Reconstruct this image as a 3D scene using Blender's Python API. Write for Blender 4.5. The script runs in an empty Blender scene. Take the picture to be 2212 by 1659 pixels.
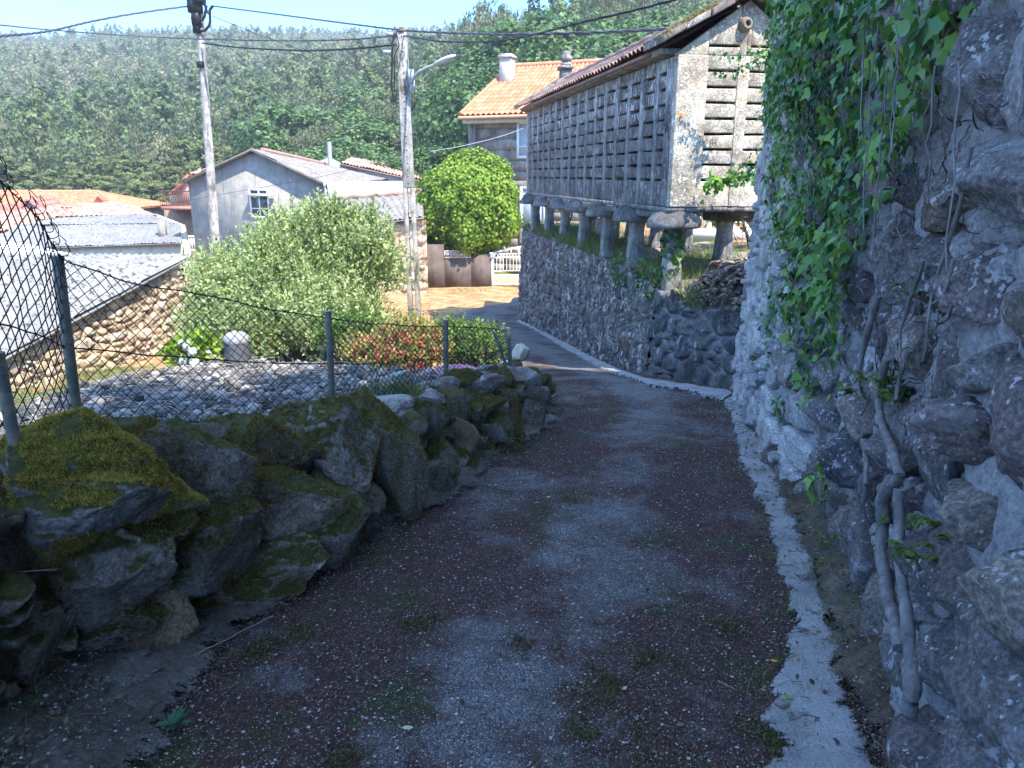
# A shaded village lane beside mossy stone walls, a stone granary on pillars, roofs and a wooded hill.
import bpy, math, random
import numpy as np
rng = np.random.default_rng(11)
random.seed(5)
SC = bpy.context.scene
COL = SC.collection
R = math.radians
PITCH = R(15.8); FOC = 1597.6
cp, sp = math.cos(PITCH), math.sin(PITCH)

# ---- reading the photograph: pixel (2212 wide) + distance ahead -> place in the world
def ray(px, py):
    u = (px-1106)/FOC; v = (829.5-py)/FOC
    y = cp+v*sp
    return u/y, (v*cp-sp)/y
def W(px, py, Y):
    a, b = ray(px, py)
    return np.array((a*Y, Y, 1.6+b*Y))
RY = [-30, 0, 8.6, 9.3, 10, 10.8, 12, 14, 16, 18, 20, 24, 29, 60]
RZ = [2.8, 0, -.87, -.98, -1.12, -1.28, -1.49, -1.73, -1.93, -2.1, -2.25, -2.38, -2.47, -2.5]
def road(y): return np.interp(y, RY, RZ)
def G(px, py, off=0.0):
    a, b = ray(px, py); lo, hi = .5, 120.
    for _ in range(60):
        m = (lo+hi)/2
        if 1.6+b*m <= road(m)+off: hi = m
        else: lo = m
    return np.array((a*hi, hi, 1.6+b*hi))
def near(Y): return Y/(1+.0156*Y)
def Wn(px, py, Y): return W(px, py, near(Y))
def sc2(pts): return [(x/(1+.0156*y), y/(1+.0156*y)) for x, y in pts]
def project(P):
    P = np.asarray(P, float); d = P-np.array((0, 0, 1.6))
    zc = d[..., 1]*cp-d[..., 2]*sp; yc = d[..., 1]*sp+d[..., 2]*cp
    return 1106+FOC*d[..., 0]/zc, 829.5-FOC*yc/zc

# ---- noise
def hsh(ix, iy, iz, s=0):
    n = (ix.astype(np.int64)*374761393+iy.astype(np.int64)*668265263+iz.astype(np.int64)*1440662683+s*97531)
    n = (n & 0xffffffff).astype(np.uint64)
    n = ((n ^ (n >> np.uint64(13)))*np.uint64(1274126177)) & np.uint64(0xffffffff)
    n = ((n ^ (n >> np.uint64(15)))*np.uint64(2246822519)) & np.uint64(0xffffffff)
    n = n ^ (n >> np.uint64(16))
    return n.astype(float)/4294967295.
def vnoise(P, s=0):
    i = np.floor(P).astype(np.int64); f = P-i; f = f*f*(3-2*f)
    r = 0
    for dx in (0, 1):
        wx = f[:, 0] if dx else 1-f[:, 0]
        for dy in (0, 1):
            wy = f[:, 1] if dy else 1-f[:, 1]
            for dz in (0, 1):
                wz = f[:, 2] if dz else 1-f[:, 2]
                r = r+wx*wy*wz*hsh(i[:, 0]+dx, i[:, 1]+dy, i[:, 2]+dz, s)
    return r
def fbm(P, octv=4, s=0, gain=.5):
    P = np.asarray(P, float); r = 0; a = 1.; t = 0
    for k in range(octv):
        r = r+a*(vnoise(P*(2.03**k)+17.3*k, s+k)*2-1); t += a; a *= gain
    return r/t
def voro(U, V, s=0, jit=.8):
    """rows of irregular stones: returns distance to the joint, cell random, offset from the middle"""
    iu = np.floor(U).astype(np.int64); iv = np.floor(V).astype(np.int64); z = np.zeros_like(iu)
    f1 = np.full(U.shape, 9.); f2 = np.full(U.shape, 9.); cid = np.zeros(U.shape); ox = np.zeros(U.shape); oy = np.zeros(U.shape)
    for du in (-2, -1, 0, 1, 2):
        for dv in (-1, 0, 1):
            a = iu+du; b = iv+dv
            cx = a+.5+jit*(hsh(a, b, z, s)-.5)+.5*(b & 1); cy = b+.5+jit*(hsh(a, b, z, s+9)-.5)
            wgt = .75+.5*hsh(a, b, z, s+21)
            dx, dy = U-cx, V-cy
            d = (np.abs(dx)**2.6+np.abs(dy)**2.6)**(1/2.6)*wgt
            m = d < f1
            f2 = np.where(m, f1, np.minimum(f2, d)); cid = np.where(m, hsh(a, b, z, s+33), cid)
            ox = np.where(m, dx, ox); oy = np.where(m, dy, oy); f1 = np.where(m, d, f1)
    return f2-f1, cid, ox, oy
def sstep(a, b, x):
    t = np.clip((x-a)/(b-a), 0, 1); return t*t*(3-2*t)
def unit(v):
    v = np.asarray(v, float); return v/np.maximum(np.linalg.norm(v, axis=-1, keepdims=True), 1e-9)

# ---- mesh building
class MB:
    def __init__(s): s.V = []; s.F3 = []; s.F4 = []; s.n = 0; s.A = []; s.B = []
    def add(s, v, f, a=0., b=0.):
        v = np.asarray(v, float).reshape(-1, 3); f = np.asarray(f, np.int64)
        if len(v) == 0: return s
        (s.F3 if f.shape[1] == 3 else s.F4).append(f+s.n)
        s.V.append(v); s.n += len(v)
        s.A.append(np.broadcast_to(np.asarray(a, float), (len(v),))); s.B.append(np.broadcast_to(np.asarray(b, float), (len(v),)))
        return s
    def more_faces(s, f):   # faces on the vertices just added
        f = np.asarray(f, np.int64); base = s.n-len(s.V[-1]); (s.F3 if f.shape[1] == 3 else s.F4).append(f+base); return s
    def arrays(s): return np.concatenate(s.V), (np.concatenate(s.F3) if s.F3 else np.zeros((0, 3), np.int64)), (np.concatenate(s.F4) if s.F4 else np.zeros((0, 4), np.int64))
    def mesh(s, name, mats, smooth=False):
        v, f3, f4 = s.arrays(); me = bpy.data.meshes.new(name)
        me.vertices.add(len(v)); me.vertices.foreach_set('co', v.ravel())
        n3, n4 = len(f3), len(f4)
        me.loops.add(n3*3+n4*4); me.loops.foreach_set('vertex_index', np.concatenate((f3.ravel(), f4.ravel())).astype(np.int32))
        me.polygons.add(n3+n4)
        st = np.concatenate((np.arange(n3)*3, n3*3+np.arange(n4)*4)).astype(np.int32)
        me.polygons.foreach_set('loop_start', st)
        if smooth: me.polygons.foreach_set('use_smooth', np.ones(n3+n4, bool))
        a = me.attributes.new('tint', 'FLOAT', 'POINT'); a.data.foreach_set('value', np.concatenate(s.A).astype(np.float32))
        b = me.attributes.new('mask', 'FLOAT', 'POINT'); b.data.foreach_set('value', np.concatenate(s.B).astype(np.float32))
        me.update(calc_edges=True); me.validate()
        for m in (mats if isinstance(mats, (list, tuple)) else [mats]): me.materials.append(m)
        return me
    def build(s, name, mat, parent=None, smooth=False, local=False):
        o = bpy.data.objects.new(name, s.mesh(name, mat, smooth)); COL.objects.link(o)
        if parent is not None:
            o.parent = parent
            if not local:
                p = parent; off = np.zeros(3)
                while p is not None: off += np.array(p.location); p = p.parent
                o.location = -off
        return o
def tag(o, label=None, cat=None, group=None, kind=None):
    for k, v in (('label', label), ('category', cat), ('group', group), ('kind', kind)):
        if v: o[k] = v
    return o
def thing(name, label, cat, loc=(0, 0, 0), group=None):
    o = bpy.data.objects.new(name, None); COL.objects.link(o); o.location = tuple(float(c) for c in loc); o.empty_display_size = .2
    return tag(o, label, cat, group)
def copy_tree(o, parent=None):
    c = o.copy(); COL.objects.link(c); c.parent = parent
    for ch in list(o.children): copy_tree(ch, c)
    return c

QB = [(0, 3, 2, 1), (4, 5, 6, 7), (0, 1, 5, 4), (1, 2, 6, 5), (2, 3, 7, 6), (3, 0, 4, 7)]
def hexa(mb, p, a=0., b=0.): mb.add(p, QB, a, b)      # 4 bottom corners, 4 top corners
def box(mb, c, s, rz=0., jit=0., a=0., b=0., ax=None):
    x, y, z = np.array(s)/2.
    v = np.array([(-x, -y, -z), (x, -y, -z), (x, y, -z), (-x, y, -z), (-x, -y, z), (x, -y, z), (x, y, z), (-x, y, z)])
    if jit: v = v+rng.normal(0, jit, v.shape)
    if ax is not None: v = v @ np.array(ax)
    elif rz: v = v @ np.array([(math.cos(rz), math.sin(rz), 0), (-math.sin(rz), math.cos(rz), 0), (0, 0, 1)])
    mb.add(v+np.array(c), QB, a, b)
def soft(o, w=.02, seg=2):
    m = o.modifiers.new('bevel', 'BEVEL'); m.width = w; m.segments = seg; m.limit_method = 'ANGLE'; m.angle_limit = R(40); return o
def gridfaces(nu, nv, closed=False):
    """(nv rows) x (nu columns)"""
    k = np.arange(nu if closed else nu-1); j = np.arange(nv-1); K, J = np.meshgrid(k, j)
    a = J*nu+K; b = J*nu+(K+1) % nu
    return np.stack((a, b, b+nu, a+nu), -1).reshape(-1, 4)
def tube(mb, pts, rad, n=6, a=0., caps=True, b=0.):
    P = np.asarray(pts, float); m = len(P); rad = np.broadcast_to(np.asarray(rad, float), (m,))
    T = unit(np.gradient(P, axis=0)); ref = np.array((0., 0, 1.)) if abs(T[:, 2]).mean() < .8 else np.array((1., 0, 0))
    X = unit(np.cross(T, ref)); Y = np.cross(T, X)
    t = np.arange(n)*2*math.pi/n
    v = P[:, None]+rad[:, None, None]*(np.cos(t)[None, :, None]*X[:, None]+np.sin(t)[None, :, None]*Y[:, None])
    v = v.reshape(-1, 3); mb.add(v, gridfaces(n, m, True), a, b)
    if caps and n >= 3:
        base = mb.n-len(v)
        for r0, sg in ((0, -1), ((m-1)*n, 1)):
            ctr = P[0] if r0 == 0 else P[-1]
            k = np.arange(n); ring = v[r0:r0+n]
            f = np.stack((k, (k+1) % n, np.full(n, n)), -1)
            mb.add(np.vstack((ring, ctr)), f if sg > 0 else f[:, ::-1], a, b)
def lathe(mb, c, prof, n=16, a=0., sq=None):
    """profile of (radius, z)"""
    t = np.arange(n)*2*math.pi/n+(math.pi/n)
    pr = np.array(prof, float)
    v = np.stack((pr[:, None, 0]*np.cos(t), pr[:, None, 0]*np.sin(t), np.broadcast_to(pr[:, None, 1], (len(pr), n))), -1)
    mb.add(v.reshape(-1, 3)+np.array(c), gridfaces(n, len(pr), True), a)
def rock_verts(sub=4, seed=0, cuts=9, rough=.06):
    import bmesh
    if sub not in rock_verts.c:
        bm = bmesh.new(); bmesh.ops.create_icosphere(bm, subdivisions=sub, radius=1)
        rock_verts.c[sub] = (np.array([v.co[:] for v in bm.verts]), np.array([[v.index for v in f.verts] for f in bm.faces])); bm.free()
    V, F = rock_verts.c[sub]; V = V.copy(); g = np.random.default_rng(seed+900)
    for _ in range(cuts):
        n = unit(g.normal(size=3)); d = g.uniform(.48, .82); h = V @ n
        V = V-np.clip(h-d, 0, None)[:, None]*n*.93
    V = V*(1+.10*(np.abs(fbm(V*3.3+seed*5, 4, seed+31, .6))*-1.6+.25)+.20*fbm(V*1.4+seed*3.1, 3, seed)+rough*1.3*fbm(V*4+seed, 5, seed+5, .62)-rough*1.2*np.abs(fbm(V*2.3+seed*7, 3, seed+9)))[:, None]
    return V, F
rock_verts.c = {}
def rock(mb, c, size, seed, sub=4, rz=0., tilt=0., cuts=9, rough=.06):
    V, F = rock_verts(sub, seed, cuts, rough); V = V*np.array(size)/2*1.15
    ct, st = math.cos(tilt), math.sin(tilt); V = V @ np.array([(ct, 0, -st), (0, 1, 0), (st, 0, ct)])
    cz, sz = math.cos(rz), math.sin(rz); V = V @ np.array([(cz, sz, 0), (-sz, cz, 0), (0, 0, 1)])
    mb.add(V+np.array(c), F, hsh(np.array([seed]), np.array([3]), np.array([1]))[0])

# leaf shapes: outline as (along, across, lift), faces
LEAF = (np.array([(0, 0, 0), (.45, .5, .06), (1, 0, 0), (.45, -.5, .06)]), np.array([(0, 1, 2, 3)]))
LANCE = (np.array([(0, 0, 0), (.4, .13, .02), (1, 0, -.06), (.4, -.13, .02)]), np.array([(0, 1, 2, 3)]))
IVY = (np.array([(0, 0, 0), (-.08, .34, .05), (.28, .55, .08), (.42, .26, .03), (1, 0, -.1), (.42, -.26, .03), (.28, -.55, .08), (-.08, -.34, .05)]),
       np.array([(0, 1, 2, 3), (0, 3, 4, 5), (0, 5, 6, 7)]))
TRI = (np.array([(0, .5, 0), (1, 0, 0), (0, -.5, 0)]), np.array([(0, 1, 2)]))
def leaves(mb, P, T, N, size, shape=LEAF, wid=1., a=0.):
    """one leaf per row: base P, direction T, surface normal N"""
    P = np.asarray(P, float); n = len(P)
    if n == 0: return
    T = unit(T); N = np.asarray(N, float); B = unit(np.cross(N, T)); N = np.cross(T, B)
    size = np.broadcast_to(np.asarray(size, float), (n,))
    S, F = shape; k = len(S)
    v = P[:, None]+size[:, None, None]*(S[None, :, 0, None]*T[:, None]+wid*S[None, :, 1, None]*B[:, None]+S[None, :, 2, None]*N[:, None])
    f = (F[None]+(np.arange(n)*k)[:, None, None]).reshape(-1, F.shape[1])
    mb.add(v.reshape(-1, 3), f, np.repeat(np.broadcast_to(a, (n,)), k))
def rdir(n, g=rng): return unit(g.normal(size=(n, 3)))
def sample_mesh(V, F, n, g=rng):
    if F.shape[1] == 4: F = np.concatenate((F[:, [0, 1, 2]], F[:, [0, 2, 3]]))
    A, B, C = V[F[:, 0]], V[F[:, 1]], V[F[:, 2]]; N = np.cross(B-A, C-A); ar = np.linalg.norm(N, axis=1)
    i = g.choice(len(F), n, p=ar/ar.sum()); r1 = np.sqrt(g.random(n)); r2 = g.random(n)
    P = (1-r1)[:, None]*A[i]+(r1*(1-r2))[:, None]*B[i]+(r1*r2)[:, None]*C[i]
    return P, unit(N[i])
def inpoly(x, y, poly):
    x = np.asarray(x); r = np.zeros(x.shape, bool); n = len(poly)
    for i in range(n):
        (x1, y1), (x2, y2) = poly[i], poly[(i+1) % n]
        c = ((y1 > y) != (y2 > y)) & (x < (x2-x1)*(y-y1)/((y2-y1) or 1e-9)+x1)
        r ^= c
    return r

# ---- materials
class M:
    def __init__(s, name, rough=.9):
        s.m = bpy.data.materials.new(name); s.m.use_nodes = True; s.nt = s.m.node_tree; s.N = s.nt.nodes; s.L = s.nt.links
        s.bsdf = s.N['Principled BSDF']; s.out = s.N['Material Output']; s.bsdf.inputs['Roughness'].default_value = rough
        s.bsdf.inputs['Specular IOR Level'].default_value = .25; s._co = None
    def new(s, t, **kw):
        n = s.N.new(t)
        for k, v in kw.items(): setattr(n, k, v)
        return n
    def put(s, sock, v):
        if isinstance(v, bpy.types.NodeSocket): s.L.new(v, sock)
        elif isinstance(v, (int, float)): sock.default_value = v
        else: sock.default_value = tuple(v)+((1.,) if len(v) == 3 and sock.type == 'RGBA' else ())
    def co(s, scale=(1, 1, 1)):
        if s._co is None: s._co = s.new('ShaderNodeTexCoord').outputs['Object']
        if tuple(scale) == (1, 1, 1): return s._co
        mp = s.new('ShaderNodeMapping'); s.L.new(s._co, mp.inputs[0]); mp.inputs['Scale'].default_value = scale; return mp.outputs[0]
    def noise(s, scale, detail=4, rough=.55, sc=(1, 1, 1), dist=0.):
        n = s.new('ShaderNodeTexNoise'); s.L.new(s.co(sc), n.inputs['Vector']); n.inputs['Scale'].default_value = scale
        n.inputs['Detail'].default_value = detail; n.inputs['Roughness'].default_value = rough; n.inputs['Distortion'].default_value = dist
        return n.outputs['Fac']
    def vor(s, scale, sc=(1, 1, 1), out='Color', feat='F1', rnd=1.):
        n = s.new('ShaderNodeTexVoronoi', feature=feat); s.L.new(s.co(sc), n.inputs['Vector']); n.inputs['Scale'].default_value = scale; n.inputs['Randomness'].default_value = rnd
        return n.outputs[out]
    def sep(s, v, i=0):
        n = s.new('ShaderNodeSeparateXYZ'); s.L.new(v, n.inputs[0]); return n.outputs[i]
    def attr(s, name):
        n = s.new('ShaderNodeAttribute', attribute_name=name); return n.outputs['Fac']
    def island(s): return s.new('ShaderNodeNewGeometry').outputs['Random Per Island']
    def objrand(s): return s.new('ShaderNodeObjectInfo').outputs['Random']
    def normal(s, i): return s.sep(s.new('ShaderNodeNewGeometry').outputs['Normal'], i)
    def pos(s, i): return s.sep(s.new('ShaderNodeNewGeometry').outputs['Position'], i)
    def ramp(s, f, stops, interp='LINEAR'):
        n = s.new('ShaderNodeValToRGB'); s.put(n.inputs[0], f); cr = n.color_ramp; cr.interpolation = interp
        while len(cr.elements) < len(stops): cr.elements.new(.5)
        for e, (p, c) in zip(cr.elements, stops):
            e.position = p; e.color = (c, c, c, 1) if isinstance(c, (int, float)) else tuple(c)+(1,)
        return n.outputs[0]
    def mix(s, f, a, b, mode='MIX'):
        n = s.new('ShaderNodeMix', data_type='RGBA', blend_type=mode); s.put(n.inputs[0], f); s.put(n.inputs[6], a); s.put(n.inputs[7], b); return n.outputs[2]
    def math(s, op, a, b=0., clamp=False):
        n = s.new('ShaderNodeMath', operation=op, use_clamp=clamp); s.put(n.inputs[0], a); s.put(n.inputs[1], b); return n.outputs[0]
    def mul(s, a, b): return s.math('MULTIPLY', a, b)
    def addm(s, a, b): return s.math('ADD', a, b)
    def mask(s, f, lo, hi): return s.ramp(f, [(lo, 0.), (hi, 1.)])
    def bump(s, h, dist=.02, strength=1.):
        n = s.new('ShaderNodeBump'); s.put(n.inputs['Height'], h); n.inputs['Distance'].default_value = dist; n.inputs['Strength'].default_value = strength
        s.L.new(n.outputs[0], s.bsdf.inputs['Normal'])
    def color(s, c): s.put(s.bsdf.inputs['Base Color'], c); s._c = c; return s
    def rough(s, r): s.put(s.bsdf.inputs['Roughness'], r); return s
    def fray(s, lo, hi):
        """worn away towards the edge of the sheet (mask = distance to the edge)"""
        f = s.addm(s.attr('mask'), s.mul(s.math('SUBTRACT', s.addm(s.mul(s.noise(16, 6, .75), .6), s.mul(s.noise(90, 3, .8), .4)), .5), 3.2)); t = s.new('ShaderNodeBsdfTransparent'); mx = s.new('ShaderNodeMixShader')
        s.put(mx.inputs[0], s.mask(f, lo, hi)); s.L.new(t.outputs[0], mx.inputs[1]); s.L.new(s.bsdf.outputs[0], mx.inputs[2]); s.L.new(mx.outputs[0], s.out.inputs['Surface']); return s
    def trans(s, amt=.3, c=None):
        t = s.new('ShaderNodeBsdfTranslucent'); s.put(t.inputs['Color'], c if c is not None else s._c)
        mx = s.new('ShaderNodeMixShader'); mx.inputs[0].default_value = amt
        s.L.new(s.bsdf.outputs[0], mx.inputs[1]); s.L.new(t.outputs[0], mx.inputs[2]); s.L.new(mx.outputs[0], s.out.inputs['Surface']); return s
def plain(name, c, rough=.8, var=.25, scale=6, metal=0., bump=0.):
    m = M(name, rough); n = m.noise(scale, 6, .65); c = np.array(c)
    m.color(m.ramp(n, [(.25, tuple(c*(1-var))), (.75, tuple(np.minimum(c*(1+var), .9)))])); m.bsdf.inputs['Metallic'].default_value = metal
    if bump: m.bump(n, bump)
    return m.m
def leafmat(name, cols, trans=.3, rough=.55, big=0., spec=.3):
    """leaf colours vary from leaf to leaf (dark .. light), and slowly over the plant"""
    m = M(name, rough); k = len(cols); r = m.island()
    c = m.ramp(r, [((i+.5)/k, c) for i, c in enumerate(cols)])
    if big:
        n = m.noise(big, 3); c = m.mix(m.mask(n, .42, .6), c, m.mix(.5, c, cols[-1]))
    m.color(c); m.bsdf.inputs['Specular IOR Level'].default_value = spec; m.trans(trans); return m.m
# =============================== surfaces
def stonemat(name, cols, lich=.5, mort=(.26, .26, .25), moss=0., streak=0., speck=90, seedsc=1., bumpd=.012, rough=.92, lichcol=(.62, .62, .58), lscale=3.2, fleck=0., fsc=(1, 1, 1), fsize=16, orange=0., low=None):
    """stones coloured stone by stone (tint = which stone, mask = joint), granite grain, pale lichen, streaks, moss on upper faces"""
    m = M(name, rough); k = len(cols)
    base = m.ramp(m.attr('tint'), [((i+.5)/k, c) for i, c in enumerate(cols)])
    g = m.noise(speck, 5, .75); base = m.mix(.8, base, m.ramp(g, [(.32, .22), (.5, .9), (.68, 2.1)]), 'MULTIPLY')
    n2 = m.noise(3.1*seedsc, 8, .68); base = m.mix(.75, base, m.ramp(n2, [(.32, .38), (.5, .95), (.68, 1.6)]), 'MULTIPLY')
    n4 = m.noise(1.1*seedsc, 6, .6); base = m.mix(m.mul(m.mask(n4, .55, .68), .55), base, (.11, .07, .055))
    if mort is not None:
        mm = m.noise(40, 6, .7)
        jm = m.math('MULTIPLY', m.attr('mask'), m.mask(mm, .25, .55)); base = m.mix(jm, base, m.mix(m.ramp(g, [(.3, 0.), (.7, 1.)]), tuple(c*.55 for c in mort), mort))
    if streak:
        s1 = m.noise(8, 8, .72, (1, 1, .34)); s2 = m.noise(2.6, 5, .6)
        base = m.mix(m.mul(m.mask(s1, .60-.1*streak, .66), m.mask(s2, .35, .6)), base, lichcol)
        s3 = m.noise(5, 8, .72, (1.2, 1.2, .3)); base = m.mix(m.mul(m.mask(s3, .50, .62), .75), base, (.030, .026, .025))
    if lich:
        l1 = m.noise(lscale*4.5, 7, .62); l2 = m.noise(lscale*.5, 4, .55)
        base = m.mix(m.mul(m.mask(l1, .60, .64), m.mul(m.mask(l2, .42, .58), lich)), base, lichcol)
        l3 = m.noise(lscale*1.3, 9, .72); base = m.mix(m.mul(m.mask(l3, .56, .62), lich*.55), base, tuple(c*.62 for c in lichcol))
    if fleck:
        fn = m.noise(fsize, 3, .55, fsc); fp = m.noise(fsize*.12, 3, .6)
        fm = m.mask(m.addm(fn, m.mul(m.math('SUBTRACT', fp, .5), .5)), .70-.12*fleck, .735-.12*fleck)
        base = m.mix(m.mul(fm, .8), base, m.mix(m.noise(60, 3), tuple(c_*.7 for c_ in lichcol), tuple(min(1, c_*1.15) for c_ in lichcol)))
    if orange:
        base = m.mix(m.mul(m.mask(m.noise(6, 7, .72), .60, .64), orange), base, (.55, .27, .05))
    if low:
        zz = m.pos(2); base = m.mix(m.mul(m.ramp(m.addm(m.mul(zz, low[0]), m.addm(low[1], m.mul(m.noise(3, 6, .7), .5))), [(.3, 1.), (.7, 0.)]), .5), base, m.mix(m.mask(m.noise(12, 7, .75, (1, 1, .4)), .54, .60), (.035, .031, .03), (.16, .155, .15)))
    if moss:
        nz = m.normal(2); mz = m.noise(4.5, 8, .7)
        mk = m.mask(m.addm(m.mul(nz, .55), m.addm(mz, moss-1.)), .30, .46)
        mc = m.ramp(m.noise(30, 6, .8), [(.3, (.016, .018, .005)), (.5, (.060, .060, .014)), (.7, (.14, .12, .028))])
        base = m.mix(mk, base, mc)
    m.color(base)
    b = m.addm(m.noise(26*seedsc, 9, .75), m.mul(m.noise(speck*1.4, 3, .7), .35)); m.bump(b, bumpd); return m.m

def ground_mat(name, cols, scale=1.2, fine=60, bump=.03, fray=False):
    m = M(name, .95); k = len(cols); n = m.noise(scale, 9, .7)
    c = m.ramp(n, [(.28+.44*i/(k-1), c) for i, c in enumerate(cols)])
    c = m.mix(.8, c, m.ramp(m.noise(fine, 5, .8), [(.28, .35), (.5, .95), (.72, 1.7)]), 'MULTIPLY'); m.color(c)
    m.bump(m.addm(m.noise(fine*.35, 8, .75), m.mul(m.noise(fine, 4, .8), .5)), bump)
    if fray: m.fray(.25, .4)
    return m.m

# asphalt worn down to pale grit, under crusts of dark red and green moss
m = M('worn_asphalt', .88)
lat = m.attr('tint')
v1 = m.vor(135, out='Color'); vd = m.vor(135, out='Distance'); v2 = m.vor(46, out='Color'); vd2 = m.vor(46, out='Distance')
big = m.noise(1.15, 6, .62); mid = m.noise(5.2, 7, .7); fine = m.noise(38, 5, .75)
lane = m.ramp(lat, [(0., .55), (.08, .25), (.16, .66), (.38, .66), (.48, .36), (.57, .34), (.68, .62), (.92, .66), (1., .3)])
cover = m.addm(m.addm(m.mul(lane, .30), .14), m.addm(m.mul(big, .58), m.addm(m.mul(mid, .30), m.mul(fine, .12))))
cover = m.math('SUBTRACT', cover, m.ramp(m.mul(m.pos(1), .05), [(.20, 0.), (.42, .055), (.75, .13)])); crust = m.mask(cover, .665, .80)
grit = m.mix(m.sep(v1, 1), (.06, .06, .065), (.20, .198, .195))
stone = m.mul(m.mask(m.sep(v1, 0), .52, .62), m.ramp(vd, [(.30, 1.), (.50, 0.)]))
grit = m.mix(stone, grit, m.ramp(m.sep(v1, 2), [(0, (.20, .20, .20)), (.6, (.40, .39, .37)), (1, (.62, .60, .56))]))
few = m.mul(m.mask(m.sep(v1, 0), .80, .86), m.ramp(vd, [(.28, 1.), (.46, 0.)]))
few2 = m.mul(m.mask(m.sep(v2, 0), .95, .97), m.ramp(vd2, [(.22, 1.), (.36, 0.)]))
red = m.ramp(m.noise(55, 6, .8), [(.3, (.014, .0075, .006)), (.5, (.055, .027, .020)), (.7, (.16, .085, .066))])
grn = m.ramp(m.noise(50, 6, .8), [(.3, (.010, .012, .004)), (.52, (.040, .042, .014)), (.72, (.11, .105, .045))])
gmask = m.mask(m.addm(m.mul(m.noise(1.7, 5, .6), .75), m.mul(m.noise(9, 6, .7), .3)), .555, .63)
crustc = m.mix(gmask, red, grn)
c = m.mix(crust, grit, crustc)
c = m.mix(m.mul(few, .8), c, m.ramp(m.sep(v1, 2), [(0, (.18, .17, .17)), (1, (.55, .53, .50))]))
c = m.mix(few2, c, (.46, .45, .43)); m.color(c)
m.bump(m.addm(m.mul(m.math('SUBTRACT', .6, vd), .7), m.addm(m.mul(fine, .6), m.mul(mid, .8))), .012)
MAT_ROAD = m.m
# concrete strip
m = M('gutter_concrete', .9)
n = m.noise(3.5, 8, .7); s = m.noise(120, 4, .8)
c = m.ramp(n, [(.28, (.22, .215, .21)), (.5, (.37, .365, .355)), (.75, (.49, .485, .47))])
c = m.mix(.85, c, m.ramp(s, [(.3, .4), (.5, 1.), (.7, 1.45)]), 'MULTIPLY')
dk = m.noise(9, 8, .75); c = m.mix(m.mul(m.mask(dk, .56, .64), .8), c, (.035, .030, .024)); m.color(c)
m.bump(m.addm(s, m.noise(30, 6, .7)), .010); m.fray(.22, .34); MAT_GUTTER = m.m
MAT_VERGE = ground_mat('earth_with_litter', [(.055, .045, .036), (.13, .11, .09), (.22, .20, .175), (.36, .345, .33)], 2.2, 55, .035, True)
MAT_SOIL = ground_mat('mossy_soil', [(.012, .010, .007), (.030, .026, .012), (.055, .048, .016), (.09, .07, .035)], 2.6, 60, .04)
MAT_SLAB = stonemat('gravelly_concrete', [(.20, .185, .17), (.24, .225, .21)], .7, None, 0, 0, 45, 2.2, .02, .92, (.40, .38, .35))
MAT_WALLR = stonemat('granite_boulders', [(.11, .10, .105), (.20, .18, .17), (.13, .095, .088), (.27, .26, .25), (.15, .135, .13), (.32, .30, .28), (.11, .095, .095), (.23, .195, .165)], .7, (.52, .51, .50), .08, 0., 60, 1., .03, .92, (.64, .64, .65), 2.6, .42, (1, 1, .8), 48)
MAT_WALLFAR = stonemat('pale_granite', [(.30, .295, .28), (.36, .35, .325), (.24, .23, .22), (.40, .39, .365), (.31, .29, .265)], .35, (.25, .24, .225), .22, 0., 60, 1., .012, .92)
MAT_LEFT = stonemat('mossy_rock', [(.17, .14, .115), (.25, .22, .185), (.19, .145, .11), (.31, .275, .235), (.30, .235, .18)], .6, None, .64, 0., 70, 1.3, .02, .92, (.42, .40, .37), 3.2)
MAT_LEFT_BARE = stonemat('bare_rock', [(.22, .21, .195), (.27, .24, .21), (.30, .28, .25), (.18, .15, .125)], .5, None, .16, 0., 70, 1.3, .014, .9, (.45, .44, .41), 3.2)
MAT_LEFT_RED = stonemat('sandy_rock', [(.20, .135, .085), (.25, .18, .11)], .2, None, .12, 0., 80, 1.3, .014)
MAT_GOLD = stonemat('golden_moss_rock', [(.15, .135, .125), (.20, .185, .17)], .5, None, .72, 0., 70, 1.3, .02)
MAT_TERR = stonemat('streaked_rubble', [(.075, .062, .055), (.11, .09, .08), (.145, .13, .115), (.10, .072, .06), (.17, .155, .14)], .45, (.14, .125, .11), .08, .75, 70, 1.2, .016, .93, (.60, .59, .56), 3., .6, (1, 1, .4), 26)
MAT_RUB = stonemat('dark_rubble', [(.06, .06, .065), (.10, .095, .09), (.15, .145, .14), (.08, .065, .06)], .35, (.30, .29, .275), .22, .2, 70, 1.2, .016)
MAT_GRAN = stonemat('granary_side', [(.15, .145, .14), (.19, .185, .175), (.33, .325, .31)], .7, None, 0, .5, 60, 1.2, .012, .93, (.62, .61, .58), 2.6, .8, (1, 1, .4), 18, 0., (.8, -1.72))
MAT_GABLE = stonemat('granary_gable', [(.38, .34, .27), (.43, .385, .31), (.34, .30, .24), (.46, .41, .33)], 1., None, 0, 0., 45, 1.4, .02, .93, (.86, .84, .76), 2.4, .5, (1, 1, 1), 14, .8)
MAT_PILL = stonemat('pillar_granite', [(.24, .235, .22), (.29, .28, .26), (.20, .19, .18)], .5, None, .08, .3, 70, 1.2, .010)
MAT_CAP = stonemat('cap_granite', [(.11, .105, .10), (.15, .14, .13)], .5, None, .30, 0., 60, 1.2, .014)
MAT_ASHLAR = stonemat('house_ashlar', [(.24, .205, .17), (.27, .23, .19), (.22, .19, .16), (.29, .25, .21)], .25, (.30, .28, .25), 0, 0., 40, .8, .01, .93, (.36, .34, .31), 1.2)
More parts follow.
